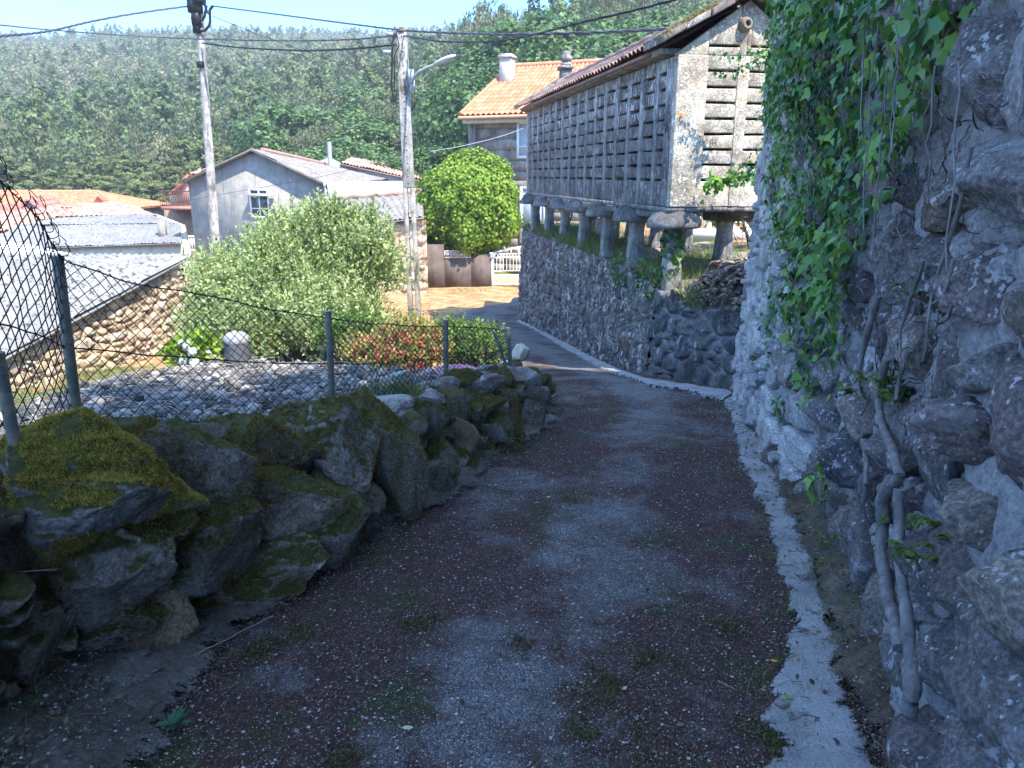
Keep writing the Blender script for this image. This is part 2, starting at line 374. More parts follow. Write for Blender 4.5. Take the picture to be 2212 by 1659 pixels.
MAT_YELLOW = stonemat('yellow_rubble', [(.54, .38, .23), (.62, .47, .31), (.50, .35, .21), (.66, .54, .39), (.58, .46, .33)], .3, (.42, .32, .2), 0, .1, 50, .8, .02, .93, (.62, .56, .44), 2.)

# =============================== the ground
_L = sc2(zip([-1.9, -1.66, -1.64, -1.58, -1.34, -1.12, -.95, -.68, -.40, -.04, .36, .44], [-4, 1.9, 2.3, 2.75, 3.1, 3.7, 4.3, 4.75, 5.5, 6.64, 8.03, 8.9]))
LY = [p[1] for p in _L]+[9.3, 12, 15, 18, 19.6, 20.6, 22.5, 24, 27]
LX = [p[0] for p in _L]+[.3, .1, -.45, -1.3, -2.0, -1.65, -.94, .2, .45]
_R = sc2(zip([.60, 1.05, 1.43, 1.74, 2.05, 2.19, 2.53, 2.96, 3.10], [-4, 0, 1.97, 2.94, 4.0, 4.58, 6.84, 8.96, 9.7]))
RYY = [p[1] for p in _R]+[8.9, 9.3, 10.1, 10.8, 12.2, 14.1, 16.9, 20.2, 24, 27]
RXX = [p[0] for p in _R]+[2.62, 2.47, 2.28, 2.18, 1.92, 1.57, 1.01, .31, .33, .5]
lx = lambda y: np.interp(y, LY, LX)
rx = lambda y: np.interp(y, RYY, RXX)
def terr(x, y):
    x = np.asarray(x, float); y = np.asarray(y, float)
    z = road(y)-.22-.25*sstep(0, 3, -y)
    d = lx(y)-x
    gdn = np.interp(y, [-30, 0, 5, 8, 11, 15, 20, 30, 60], [2.2, -.6, -1.2, -1.6, -1.95, -2.3, -2.5, -2.6, -2.6])-sstep(9, 30, d)*2.0*sstep(14, 34, y)
    z = z+(gdn-z)*sstep(.15, 1.2, d)
    e = x-rx(y)
    up = np.interp(y, [-30, 0, 7, 8.4, 10, 22, 25, 44], [4.5, 2.6, .6, -.1, .0, .06, -2.2, -2.3])+.05*np.clip(e, 0, 20)
    up = np.where(y > 22, up, up)
    z = np.where(y < 27, z+(up-z)*sstep(.22, .55, e)*(1-sstep(23, 27, y)), z)
    # wooded hillsides
    far = np.clip(y-62, 0, None); ridge = 450+35*fbm(np.stack((x*.004, 0*x, 0*x), -1).reshape(-1, 3), 2, 3).reshape(x.shape)
    sl = .176+.00009*np.clip(x+320, 0, 420)
    h = sl*np.minimum(far, ridge-62)-.12*np.clip(y-ridge, 0, None)
    h = h+(6.0*fbm(np.stack((x*.014, y*.014, 0*x), -1).reshape(-1, 3), 3, 8).reshape(x.shape))*sstep(60, 120, y)
    rh = .36*np.clip(y-45, 0, 60)*sstep(-15, 3, x-.12*(y-45))
    z = z+np.maximum(h, rh)
    return z+.05*fbm(np.stack((x*.8, y*.8, 0*x), -1).reshape(-1, 3), 3, 2).reshape(x.shape)
def axis(segs):
    r = [segs[0][0]]
    for a, b, st in segs: r += list(np.linspace(a, b, max(2, int(round((b-a)/st))+1))[1:])
    return np.array(r)
xs = axis([(-620, -60, 14), (-60, -14, 2), (-14, 8, .3), (8, 30, 1.6), (30, 520, 14)])
ys = axis([(-60, -6, 6), (-6, 0, .6), (0, 28, .3), (28, 70, 1.2), (70, 500, 8), (500, 900, 40)])
X, Y = np.meshgrid(xs, ys); Z = terr(X, Y)
mb = MB(); mb.add(np.stack((X, Y, Z), -1).reshape(-1, 3), gridfaces(len(xs), len(ys)))
m = M('dry_ground', .95)
n1 = m.noise(.55, 7, .65); n2 = m.noise(2.6, 7, .7)
yard = m.ramp(n2, [(.3, (.20, .10, .045)), (.48, (.40, .21, .10)), (.62, (.46, .33, .16)), (.75, (.30, .27, .08))])
green = m.ramp(n2, [(.3, (.05, .07, .02)), (.55, (.13, .16, .045)), (.75, (.30, .27, .12))])
py0 = m.pos(1); c = m.mix(m.mul(m.mask(n1, .47, .56), m.ramp(m.mul(py0, .01), [(.185, 1.), (.205, .12), (.285, .12), (.31, 1.)])), yard, green)
wood = m.ramp(m.noise(.08, 6, .7), [(.3, (.016, .022, .010)), (.7, (.05, .055, .028))])
py = m.pos(1); c = m.mix(m.ramp(m.mul(py, .01), [(.40, 0.), (.60, 1.)]), c, wood); m.color(c); m.bump(m.noise(14, 8, .75), .05)
tag(mb.build('ground', m.m, smooth=True), kind='structure')

# road sheet
ys = axis([(-3, 1.6, .08), (1.6, 7, .02), (7, 12, .04), (12, 25, .12)]); nu = 170
t = np.linspace(0, 1, nu)
Yg = np.repeat(ys[:, None], nu, 1); L = (lx(ys)-.25)[:, None]; Rr = (rx(ys)+.05)[:, None]
Xg = L+(Rr-L)*t; Zg = road(Yg)+.0
P3 = np.stack((Xg, Yg, 0*Xg), -1).reshape(-1, 3)
Zg = Zg+(.012*fbm(P3*1.3, 3, 4)+.006*fbm(P3*7, 3, 5)+.0035*fbm(P3*40, 2, 6)).reshape(Xg.shape)+.03*(1-(2*t-1)**2)-.03
mb = MB(); mb.add(np.stack((Xg, Yg, Zg), -1).reshape(-1, 3), gridfaces(nu, len(ys)), np.broadcast_to(t, Xg.shape).ravel())
road_ob = tag(mb.build('road', MAT_ROAD, smooth=True), kind='structure')
def roadz(x, y): return road(y)

# pale concrete strip along the right walls, with ragged edges
GI = [G(*q)[:2] for q in [(1610, 1760), (1640, 1659), (1668, 1500), (1705, 1350), (1672, 1200), (1640, 1100), (1600, 1000), (1578, 900), (1560, 868)]]
GO = [G(*q)[:2] for q in [(2000, 1760), (1915, 1659), (1835, 1450), (1792, 1300), (1735, 1150), (1700, 1050), (1656, 950), (1604, 870), (1590, 848)]]
HI = [G(*q)[:2] for q in [(1560, 868), (1480, 846), (1400, 836), (1320, 806), (1250, 772), (1200, 743), (1150, 712), (1115, 697)]]
HO = [G(*q)[:2] for q in [(1590, 848), (1490, 834), (1395, 820), (1320, 790), (1255, 760), (1205, 730), (1165, 702), (1132, 684)]]
def ribbon(A, B, n, nt, zoff, edge, seed):
    A = np.array(A); B = np.array(B); s = np.linspace(0, 1, len(A)); S = np.linspace(0, 1, n)
    ip = lambda C: np.stack([np.interp(S, s, C[:, k]) for k in (0, 1)], -1)
    a, b = ip(A), ip(B)
    k = np.arange(n)
    e1 = edge*fbm(np.stack((a[:, 0]*6, a[:, 1]*6, 0*S), -1), 5, seed, .65); e2 = edge*fbm(np.stack((b[:, 0]*6, b[:, 1]*6, 0*S+9), -1), 5, seed+1, .65)
    u = unit(np.append(b-a, 0*S[:, None], 1))[:, :2]; a = a+u*e1[:, None]; b = b+u*e2[:, None]
    t = np.linspace(0, 1, nt)
    Q = a[:, None]+(b-a)[:, None]*t[None, :, None]
    z = road(Q[..., 1])+zoff*np.minimum(1, 12*np.minimum(t, 1-t))[None]+.006*fbm(np.append(Q.reshape(-1, 2)*9, np.zeros((n*nt, 1)), 1), 3, seed+2).reshape(n, nt)
    z = np.where((np.arange(nt) % (nt-1) == 0)[None], z-.03, z)
    mb = MB(); mb.add(np.append(Q, z[..., None], -1).reshape(-1, 3), gridfaces(nt, n), 0., np.broadcast_to(np.minimum(t, 1-t)*3.2, (n, nt)).ravel()); return mb
tag(ribbon(GI, GO, 420, 14, .012, .17, 50).build('gutter', MAT_GUTTER, smooth=True), kind='structure')
tag(ribbon(HI, HO, 420, 10, .03, .12, 60).build('concrete_kerb', MAT_GUTTER, smooth=True), kind='structure')
# earth and litter at the feet of both walls
MAT_BANK = ground_mat('bank_litter', [(.045, .032, .022), (.095, .070, .048), (.16, .125, .09), (.28, .235, .18)], 2.6, 60, .04, True)
def verge(inner, outer, y0, y1, rise, name, seed):
    ys = np.arange(y0, y1, .025); nt = 40; t = np.linspace(0, 1, nt)
    a = inner(ys); b = outer(ys); a = a+.10*fbm(np.stack((a*5, ys*5, 0*ys), -1), 4, seed)
    Xv = a[:, None]+(b-a)[:, None]*t; Yv = np.repeat(ys[:, None], nt, 1); P = np.stack((Xv, Yv, 0*Xv), -1).reshape(-1, 3)
    z = road(Yv)+rise*t**.9-.005+.045*fbm(P*5, 5, seed+3, .6).reshape(Xv.shape)*np.minimum(1, 4*t)
    z[:, 0] += .001
    mb = MB(); mb.add(np.stack((Xv, Yv, z), -1).reshape(-1, 3), gridfaces(nt, len(ys)), 0., np.broadcast_to(np.minimum(t*3., 2.), Xv.shape).ravel())
    return tag(mb.build(name, MAT_BANK if seed == 71 else MAT_VERGE, smooth=True), kind='structure')
go = np.array(GO); gy = go[:, 1]; gx = go[:, 0]
verge_in = lambda y: np.interp(y, gy, gx)-.08
verge(verge_in, lambda y: rx(y)+.12, .8, 8.5, .27, 'earth_bank', 71)
verge(lambda y: lx(y)+.20+.08*np.sin(y*3.1)+.32*(1-sstep(1.9, 3.1, y)), lambda y: lx(y)-.25, .8, 8.2, .12, 'earth_verge', 81)

# =============================== tall stone wall on the right
def along(pts, step):
    P = np.array(pts, float); d = np.r_[0, np.cumsum(np.linalg.norm(np.diff(P, axis=0), axis=1))]
    s = np.arange(0, d[-1], step); Q = np.stack([np.interp(s, d, P[:, k]) for k in range(P.shape[1])], -1)
    k = max(1, int(.25/step)); w = np.ones(k)/k
    Q2 = np.stack([np.convolve(np.pad(Q[:, j], k, mode='edge'), w, 'same')[k:-k] for j in range(P.shape[1])], -1)
    return s, Q2
def rubble(path, zb, zt, step, cell, relief, seed, side=1, tiltamt=.5, warp=.35, batter=0., jw=.17, sm=.78, edge=.30, crag=0.):
    """a wall face of irregular stones along a path; zb, zt: bottom and top (functions of the point)"""
    s, Q = along(path, step); T = unit(np.gradient(Q, axis=0)); N = np.stack((-T[:, 1], T[:, 0]), -1)*side
    b, t = zb(Q), zt(Q); nv = int((t-b).max()/step)+2; f = np.linspace(0, 1, nv)
    Zz = b[:, None]+(t-b)[:, None]*f; S = np.repeat(s[:, None], nv, 1)
    sh = S.shape; P = np.stack((S.ravel(), Zz.ravel(), np.full(S.size, seed*1.7)), -1)
    w1, w2 = fbm(P*1.6, 4, seed), fbm(P*1.6+31, 4, seed+7)
    f2, cid, ox, oy = voro(P[:, 0]/cell[0]+warp*w1, P[:, 1]/cell[1]+warp*w2, seed)
    g2, cid2, _, _ = voro(P[:, 0]/cell[0]*2.6+.4*w2, P[:, 1]/cell[1]*2.4+.4*w1, seed+40)
    small = cid > sm                       # some places are packed with small stones
    jd = np.where(small, np.minimum(g2*.5, f2), f2); cc = np.where(small, cid2, cid)
    body = sstep(.02, edge, jd)
    h = relief*(body*(.45+.75*cc)+tiltamt*body*((cid*7 % 1-.5)*ox+(cid*13 % 1-.5)*oy))
    h = h+relief*.45*fbm(P*4.5, 5, seed+11, .6)+relief*.14*fbm(P*18, 4, seed+13, .65)+crag*(fbm(P*7, 5, seed+23, .68)-1.2*np.abs(fbm(P*3.1, 4, seed+29, .6)))
    h = h+batter*(1-f[None, :]).repeat(len(s), 0).ravel()
    h = h.reshape(sh); mask = (1-sstep(.03, jw, jd)).reshape(sh)
    V = np.stack((Q[:, None, 0]+N[:, None, 0]*h, Q[:, None, 1]+N[:, None, 1]*h, Zz+relief*.3*fbm(P*2.2, 2, seed+17).reshape(sh)*np.minimum(1, 6*f*(1-f))[None]), -1)
    mb = MB(); mb.add(V.reshape(-1, 3), gridfaces(nv, len(s))[:, ::(1 if side < 0 else -1)], cc, mask.ravel()); return mb, (s, Q, N)
def wallbase(Q): return road(Q[:, 1])-.12
TOPR = 4.45
rpath = [(.75, -2.5), (1.05, 0), (1.43, 1.97), (1.74, 2.94), (2.05, 4.0), (2.19, 4.58), (2.53, 6.84), (2.96, 8.96), (3.17, 9.75), (3.3, 9.93), (3.75, 10.0), (3.95, 9.6)]
rpath0 = rpath
big_wall = thing('stone_wall', 'tall rough granite wall rising out of sight, hung with ivy beside the lane', 'stone wall', (2.2, 4.6, road(4.6)))
near_p = sc2([p for p in rpath if p[1] <= 5.2]+[(2.36, 5.7)])
def set_stones(which, y0, y1, zhi, seed):
    g = np.random.default_rng(seed); s, Q, N = which; mb = MB(); T = unit(np.gradient(Q, axis=0)); k = 0
    sa, sb = np.interp([y0, y1], Q[:, 1], s); z = -.75
    while z < zhi:
        rh = g.uniform(.20, .46); u = sa-g.uniform(0, .4)
        while u < sb:
            w = g.uniform(.24, .40)+.42*g.random()**2.2; parts = [(0., 1.)] if g.random() < .68 or rh < .3 else [(0., .48), (.5, 1.)]
            for f0, f1 in parts:
                h = rh*(f1-f0); um = u+w/2; i = min(int(np.searchsorted(s, um)), len(s)-1)
                zc_ = z+rh*(f0+f1)/2+.10*float(fbm(np.array([[um*1.1, z, seed]]), 2, 3)[0]); i = max(i, 0)
                if zc_ < road(Q[i, 1])-.15 or zc_ > zhi: continue
                near_ = Q[i, 1] < 3.6 and zc_ < 2.6; V, F = rock_verts(5 if near_ else 4, 200+seed*50+k, 15, .05); k += 1
                dep = g.uniform(.30, .42); a = g.normal(0, .10); V = V*np.array((w*1.30, dep, h*1.34))/2
                V = V @ np.array([(math.cos(a), 0, math.sin(a)), (0, 1, 0), (-math.sin(a), 0, math.cos(a))])
                o = g.uniform(-.065, .005); t3 = np.array((T[i, 0], T[i, 1], 0)); n3_ = np.array((N[i, 0], N[i, 1], 0))
                mb.add(np.array((Q[i, 0], Q[i, 1], zc_))+V[:, :1]*t3+(V[:, 1:2]+o+.10*(1-(zc_+.5)/5))*n3_+V[:, 2:]*np.array((0, 0, 1.)), F, g.random(), 0.)
            u += w
        z += rh
    return mb
fwall = sc2([(2.50, 4.7), (2.29, 4.95), (2.275, 5.2), (2.58, 6.84), (3.06, 8.96), (3.28, 9.75), (3.40, 9.92), (3.82, 9.95), (4.0, 9.5), (3.8, 9.0)])
mbn, WN = rubble(near_p, wallbase, lambda Q: np.full(len(Q), TOPR), .018, (.34, .26), .05, 3, 1, .4, .5, .10, 9., .70, .2, .03)
mbn.build('mortar_face', MAT_WALLR, big_wall, True); set_stones(WN, .9, 5.2, 4.4, 4).build('boulder_face', MAT_WALLR, big_wall, True)
mbf, WF = rubble(fwall, wallbase, lambda Q: np.full(len(Q), TOPR)-.25*(Q[:, 0] > 2.85), .018, (.50, .27), .085, 5, 1, .5, .35, .16, .12, .85, .18, .03)
mbf.build('granite_face', MAT_WALLFAR, big_wall, True)
mb = MB()                                          # the rough body behind the faces
cor = [(.79, -2.5), (1.12, 0), (1.50, 1.97), (1.81, 2.94), (2.12, 4.0), (2.26, 4.58), (2.62, 6.84), (3.03, 8.96), (3.3, 9.7)]
cor = sc2(cor)
for a, b in zip(cor, cor[1:]):
    th = .45
    hexa(mb, [(a[0], a[1], -1.6), (a[0]+th, a[1], -1.6), (b[0]+th, b[1], -1.6), (b[0], b[1], -1.6), (a[0], a[1], TOPR-.3), (a[0]+th, a[1], TOPR-.3), (b[0]+th, b[1], TOPR-.3), (b[0], b[1], TOPR-.3)])
mb.build('wall_core', MAT_RUB, big_wall)
def face_at(px, py, which, out=0.):
    """where the sight line through a pixel meets a wall face"""
    s, Q, N = which; a, b = ray(px, py)
    Q = Q+N*out; out = 0.; d = Q[:, 0]-a*Q[:, 1]; i = np.where(np.sign(d[:-1]) != np.sign(d[1:]))[0]
    i = i[0] if len(i) else int(np.argmin(abs(d)))
    return np.array((Q[i, 0]+N[i, 0]*out, Q[i, 1]+N[i, 1]*out, 1.6+b*Q[i, 1])), np.array((N[i, 0], N[i, 1], 0.))

# =============================== mossy boulder wall on the left
WY = [1.4, 2.0, 2.6, 3.2, 3.9, 4.8, 5.6, 6.6, 7.5, 8.4, 9.0]
WZ = [.66, .60, .50, .40, .22, .03, -.16, -.25, -.36, -.62, -1.0]
FX = [-2.1, -1.98, -1.94, -1.95, -1.72, -1.24, -.78, -.43, -.05, .22, .3]
_w = [(y/(1+.0156*y), 1.6+(z-1.6)/(1+.0156*y), x/(1+.0156*y)) for y, z, x in zip(WY, WZ, FX)]; WY = [p[0] for p in _w]; WZ = [p[1] for p in _w]; FX = [p[2] for p in _w]
lane_wall = thing('dry_stone_wall', 'low dry wall of mossy boulders between the lane and the wire fence', 'stone wall', (-.9, 4.5, road(4.5)))
ys = np.arange(1.5, 7.75, .03); nt = 56; tt = np.linspace(0, 1, nt)
bx, tx, tz, bz = lx(ys)-.10, np.interp(ys, WY, FX), np.interp(ys, WY, WZ), road(ys)-.1
prof = [(0, 0), (.30, .52), (.5, .84), (.62, .97), (.78, 1.02), (1.25, 1.), (1.35, .3)]
pu = np.interp(tt, np.linspace(0, 1, len(prof)), [p[0] for p in prof]); pv = np.interp(tt, np.linspace(0, 1, len(prof)), [p[1] for p in prof])
Xc = bx[:, None]+(tx-bx)[:, None]*pu; Zc = bz[:, None]+(tz-bz)[:, None]*pv; Yc = np.repeat(ys[:, None], nt, 1)
P = np.stack((Xc, Yc, Zc), -1).reshape(-1, 3)
dn = .18*fbm(P*2.2, 4, 90)+.11*fbm(P*7, 4, 91, .65)-.07*np.abs(fbm(P*4, 3, 94))+.018*fbm(P*30, 3, 92)
Pc = P+np.stack((dn*.8+.15*np.sin(np.clip(np.tile(tt, len(ys))/.7, 0, 1)*math.pi), 0*dn, dn*.5), -1)
coremb = MB(); corefaces = gridfaces(nt, len(ys)); corefaces = corefaces[:, ::-1]
coremb.add(Pc, corefaces); corev = Pc
corem = stonemat('earth_and_moss', [(.15, .125, .095), (.20, .17, .13)], .5, None, .55, 0, 70, 1.3, .03, .95, (.30, .28, .25))
corem_ob = coremb.build('earth_core', corem, lane_wall, True)
BOUL = [  # middle x, y, width, height in the photograph; distance; material; turn
    (215, 1075, 430, 260, 2.55, 'g', .1), (190, 1290, 360, 360, 2.40, 'l', .2), (290, 1330, 300, 260, 2.62, 'r', .5), (60, 1380, 160, 280, 2.3, 'l', 0), (260, 962, 200, 50, 3.2, 'l', .1), (455, 1060, 260, 230, 2.95, 'l', .3),
    (60, 1250, 240, 330, 2.40, 'l', .1), (170, 1390, 330, 120, 2.45, 'l', .1), (440, 1230, 260, 240, 2.85, 'l', .2), (330, 1400, 330, 90, 2.72, 'l', 0), (590, 1000, 300, 170, 3.6, 'l', .4), (600, 1130, 300, 260, 3.3, 'l', .5), (560, 1270, 280, 150, 3.15, 'l', .2), (720, 1170, 250, 250, 3.6, 'l', .6),
    (650, 950, 200, 90, 4.2, 'l', .2), (760, 1010, 220, 210, 4.0, 'l', .5), (852, 1015, 150, 280, 4.3, 'l', .75), (832, 905, 180, 60, 4.75, 'b', .4), (935, 930, 110, 130, 5.0, 'l', .5), (955, 1020, 110, 150, 4.95, 'l', .4),
    (845, 1120, 130, 120, 4.35, 'l', .3), (905, 1090, 90, 110, 4.7, 'l', .1), (985, 885, 120, 80, 5.7, 'l', .2), (1000, 950, 80, 90, 5.55, 'r', .2), (1015, 1010, 80, 70, 5.45, 'l', .3), (1050, 845, 110, 56, 6.3, 'b', .2),
    (1058, 885, 110, 60, 6.1, 'l', .4), (1075, 935, 90, 90, 6.15, 'l', 0), (1045, 985, 80, 70, 5.95, 'l', .3), (1108, 895, 80, 90, 6.7, 'l', .2), (1115, 950, 90, 70, 6.5, 'l', .6), (1140, 830, 80, 80, 7.4, 'b', .2),
    (1148, 900, 76, 90, 7.1, 'l', .3), (1168, 860, 50, 60, 7.8, 'b', .3), (1172, 905, 50, 60, 7.7, 'l', .1), (1092, 820, 120, 36, 7.2, 'b', .1), (1120, 800, 60, 40, 7.8, 'l', 0), (1125, 990, 70, 44, 6.2, 'l', .4), (700, 900, 160, 50, 4.7, 'l', .4),
    (500, 945, 160, 60, 3.75, 'l', .3), (780, 1090, 120, 100, 4.0, 'l', .1), (660, 1080, 120, 90, 3.55, 'b', .3), (380, 1150, 130, 70, 2.7, 'l', .1), (1010, 830, 90, 40, 6.3, 'l', .2), (890, 990, 70, 160, 4.7, 'l', .3), (970, 845, 70, 40, 6.0, 'b', 0), (630, 940, 50, 40, 3.95, 'b', .2), (940, 870, 60, 36, 5.4, 'b', .6)]
rocksurf = []
for i, (px, py, w, h, Y0, mt, rz) in enumerate(BOUL):
    c = Wn(px, py, Y0); sc = (c[1]*cp-(c[2]-1.6)*sp)/FOC
    sx, sz = w*sc*1.06, h*sc*1.12
    dep = min(max(.75*sx, .6*sz), .6)
    c = c+(np.array((-.10*dep, .22*dep, -.03*sz)) if mt == 'g' else np.array((-.22*dep, .42*dep, -.03*sz)))
    mb = MB(); rock(mb, c, (sx, dep, sz), i+1, 6 if w > 200 else 5 if w > 90 else 4, rz, random.uniform(-.2, .2), 13, .05 if w > 100 else .04)
    mb.build('boulder', {'g': MAT_GOLD, 'l': MAT_LEFT, 'r': MAT_LEFT_RED, 'b': MAT_LEFT_BARE}[mt], lane_wall, True)
    rocksurf.append((mb.arrays(), mt))
g_ = np.random.default_rng(8); mb = MB(); Pq, Nq = sample_mesh(corev, corefaces, 420, g_)
for i in range(420):
    if Nq[i, 2] > .8 and g_.random() < .7: continue
    V, F = rock_verts(3, 400+i, 11, .06); sz = g_.uniform(.06, .20); V = V*sz*np.array((1, .8, .7))*g_.uniform(.7, 1.2, 3)/1.4
    a = g_.uniform(0, 6.28); V = V @ np.array([(math.cos(a), math.sin(a), 0), (-math.sin(a), math.cos(a), 0), (0, 0, 1)])
    mb.add(V+Pq[i]+Nq[i]*.01, F, g_.random())
mb.build('rubble_fill', MAT_LEFT, lane_wall, True)
# moss pile: short leaning blades on the upper faces
mossmat = leafmat('moss_pile', [(.05, .045, .014), (.11, .09, .024), (.18, .14, .035), (.26, .20, .055)], .15, .8, 5., .1)
goldmat = leafmat('sunlit_golden_moss_pile', [(.14, .11, .022), (.25, .19, .035), (.37, .28, .05), (.48, .38, .08)], .2, .8, 5., .1)  # golden moss, its tones brightened to paint in the sun dapple there
def pile(mb, V, F, n, ln, up=.35, keepn=.25, seed=0, cov=-.10):
    P, N = sample_mesh(V, F, n); k = (N[:, 2] > keepn-.35*vnoise(P*6, seed)) & (fbm(P*5, 4, seed+2) > cov); P, N = P[k], N[k]
    T = unit(N+.75*rdir(len(P))+np.array((0, 0, up)))
    leaves(mb, P-N*.004, T, np.cross(T, rdir(len(P))), ln*rng.uniform(.5, 1.4, len(P)), TRI, .34)
mbm, mbg = MB(), MB()
pile(mbm, corev, corefaces, 150000, .017, seed=7, keepn=-.1, cov=-.16)
for (V, F3, F4), mt in rocksurf:
    ar = np.ptp(V, axis=0); n = int(60000*(ar[0]*ar[1]+ar[0]*ar[2]*.5)); n = min(int(n*1.3), 36000)
    if mt == 'g': pile(mbg, V, F3, n*4, .014, seed=3, keepn=-.55, cov=-.34)
    elif mt == 'l': pile(mbm, V, F3, n, .015, seed=5, keepn=-.12, cov=-.10)
mbm.build('moss', mossmat, lane_wall)['kind'] = 'stuff'
mbg.build('sunlit_golden_moss', goldmat, lane_wall)['kind'] = 'stuff'
# loose stones
def loose(px, py, w, h, Y0, name, label, mat, seed, sub=5, cuts=12, rough=.06):
    c = Wn(px, py, Y0); sc = (c[1]*cp-(c[2]-1.6)*sp)/FOC
    mb = MB(); rock(mb, c+np.array((0, .3*w*sc, 0)), (w*sc, .8*w*sc, h*sc), seed, sub, .4, 0, cuts, rough)
    return tag(mb.build(name, mat, None, True), label, 'stone')
loose(238, 1445, 112, 105, 2.55, 'loose_stone', 'crumbly grey stone lying on the ground under the mossy boulder', MAT_LEFT_BARE, 77, 5, 6, .16)
loose(1128, 768, 44, 48, 8.25, 'loose_stone', 'sunlit pale stone perched at the far end of the mossy wall', plain('sunlit_stone', (.45, .38, .29), .9, .3, 9, 0, .02), 78, 4)
loose(1650, 930, 34, 12, 6.75, 'loose_stone', 'flat dark stone lying on the pale gutter at the foot of the wall', MAT_LEFT, 79, 4)
loose(2450*.6912, 2212*.6912, 40, 14, 2.2, 'loose_stone', 'flat grey stone next to the green leaf at the edge of the gutter', MAT_LEFT_BARE, 80, 4)
loose(2520*.6912, 1808*.6912, 46, 20, 3.25, 'loose_stone', 'small pale stone halfway along the outer edge of the gutter', MAT_LEFT_BARE, 82, 4)
loose(1540, 1513, 18, 13, 2.4, 'loose_stone', 'little grey pebble alone on the dark road crust', MAT_LEFT_BARE, 83, 3)

# raised plot behind the fence
plot = [(-2.6, 1.2), (-4.4, 4.4)]+[tuple((lambda q: (q[0], q[1]))(Wn(px, py, Y0))) for px, py, Y0 in [(0, 905, 5.2), (250, 845, 6.9), (420, 805, 7.75), (520, 790, 8.1), (750, 800, 7.7), (945, 818, 7.4)]]+sc2([(-.2, 7.6), (-.35, 6.8), (-.7, 5.6), (-1.1, 4.9), (-1.6, 4.0), (-1.85, 3.1), (-1.9, 1.2)])
plotz = lambda y: .30-.10*(y-1.94)
g = np.arange(-5, .6, .03); gyy = np.arange(1, 8.6, .03); Xp, Yp = np.meshgrid(g, gyy)
P = np.stack((Xp, Yp, 0*Xp), -1).reshape(-1, 3)
Zp = plotz(Yp)+(.05*fbm(P*2.4, 4, 33)+.022*fbm(P*13, 3, 34, .7)).reshape(Xp.shape)
ins = inpoly(Xp+.06*fbm(P*3, 3, 8).reshape(Xp.shape), Yp, plot); Zp = np.where(ins, Zp, plotz(Yp)-1.9)
mb = MB(); F = gridfaces(len(g), len(gyy)); keep = ins.ravel()[F].any(1); mb.add(np.stack((Xp, Yp, Zp), -1).reshape(-1, 3), F[keep])
tag(mb.build('garden_terrace', MAT_SLAB, smooth=True), kind='structure')
# =============================== wire fence
MAT_WIRE = plain('dark_wire', (.020, .020, .024), .5, .3, 20)
MAT_POST = M('weathered_green_post', .6); n = MAT_POST.noise(14, 7, .7)
MAT_POST.color(MAT_POST.mix(MAT_POST.mask(n, .45, .62), (.12, .125, .11), (.24, .21, .14))); MAT_POST = MAT_POST.m
def fence_mesh(st, du, rows, rad, wob=.01, seed=0):
    """chain link between a lower and an upper line"""
    Bt = np.array([Wn(a, b, y) for a, b, c, d, y in st]); Tp = np.array([Wn(c, d, y) for a, b, c, d, y in st])
    s = np.r_[0, np.cumsum(np.linalg.norm(np.diff(Bt[:, :2], axis=0), axis=1))]; n = int(s[-1]/du)
    mb = MB(); j = np.arange(rows+1); v = j/rows
    def at(u, v):
        b = np.stack([np.interp(u, s, Bt[:, k]) for k in range(3)], -1); t = np.stack([np.interp(u, s, Tp[:, k]) for k in range(3)], -1)
        p = b+(t-b)*v[:, None]
        w = fbm(np.stack((u*3.0, v*2.5, 0*u+seed), -1), 3, seed); w2 = fbm(np.stack((u*2.3, v*2, 0*u+seed+4), -1), 3, seed+3)
        return p+np.stack((w*wob*1.6, w*wob*.4, w2*wob), -1)
    for k in range(n):
        u = (k+(j+k) % 2)*du
        p = at(u, v); p[:, 1] += .004*((j % 2)-.5)
        tube(mb, p, rad, 4, 0, False)
    for vv in (0., .5, .985):
        u = np.arange(0, s[-1], du*2); tube(mb, at(u, np.full(len(u), vv)), rad*1.25, 4, 0, False)
    return mb, at, s[-1]
FST = [(-150, 1060, -150, 200, 2.15), (0, 988, 0, 388, 2.6), (85, 958, 85, 470, 2.9), (165, 935, 140, 548, 3.2), (300, 922, 270, 600, 3.55), (430, 912, 408, 628, 3.9), (580, 902, 560, 663, 4.35), (718, 890, 702, 684, 4.8), (850, 868, 830, 698, 5.6), (963, 842, 962, 706, 6.6), (1050, 815, 1045, 708, 7.2), (1105, 800, 1096, 711, 7.6)]
fb = W(718, 890, 4.8)
fence = thing('chain_link_fence', 'sagging dark chain link fence on weathered posts along the mossy boulder wall', 'fence', fb)
mbw, at, L = fence_mesh(FST, .034, 24, .0027, .022, 3)
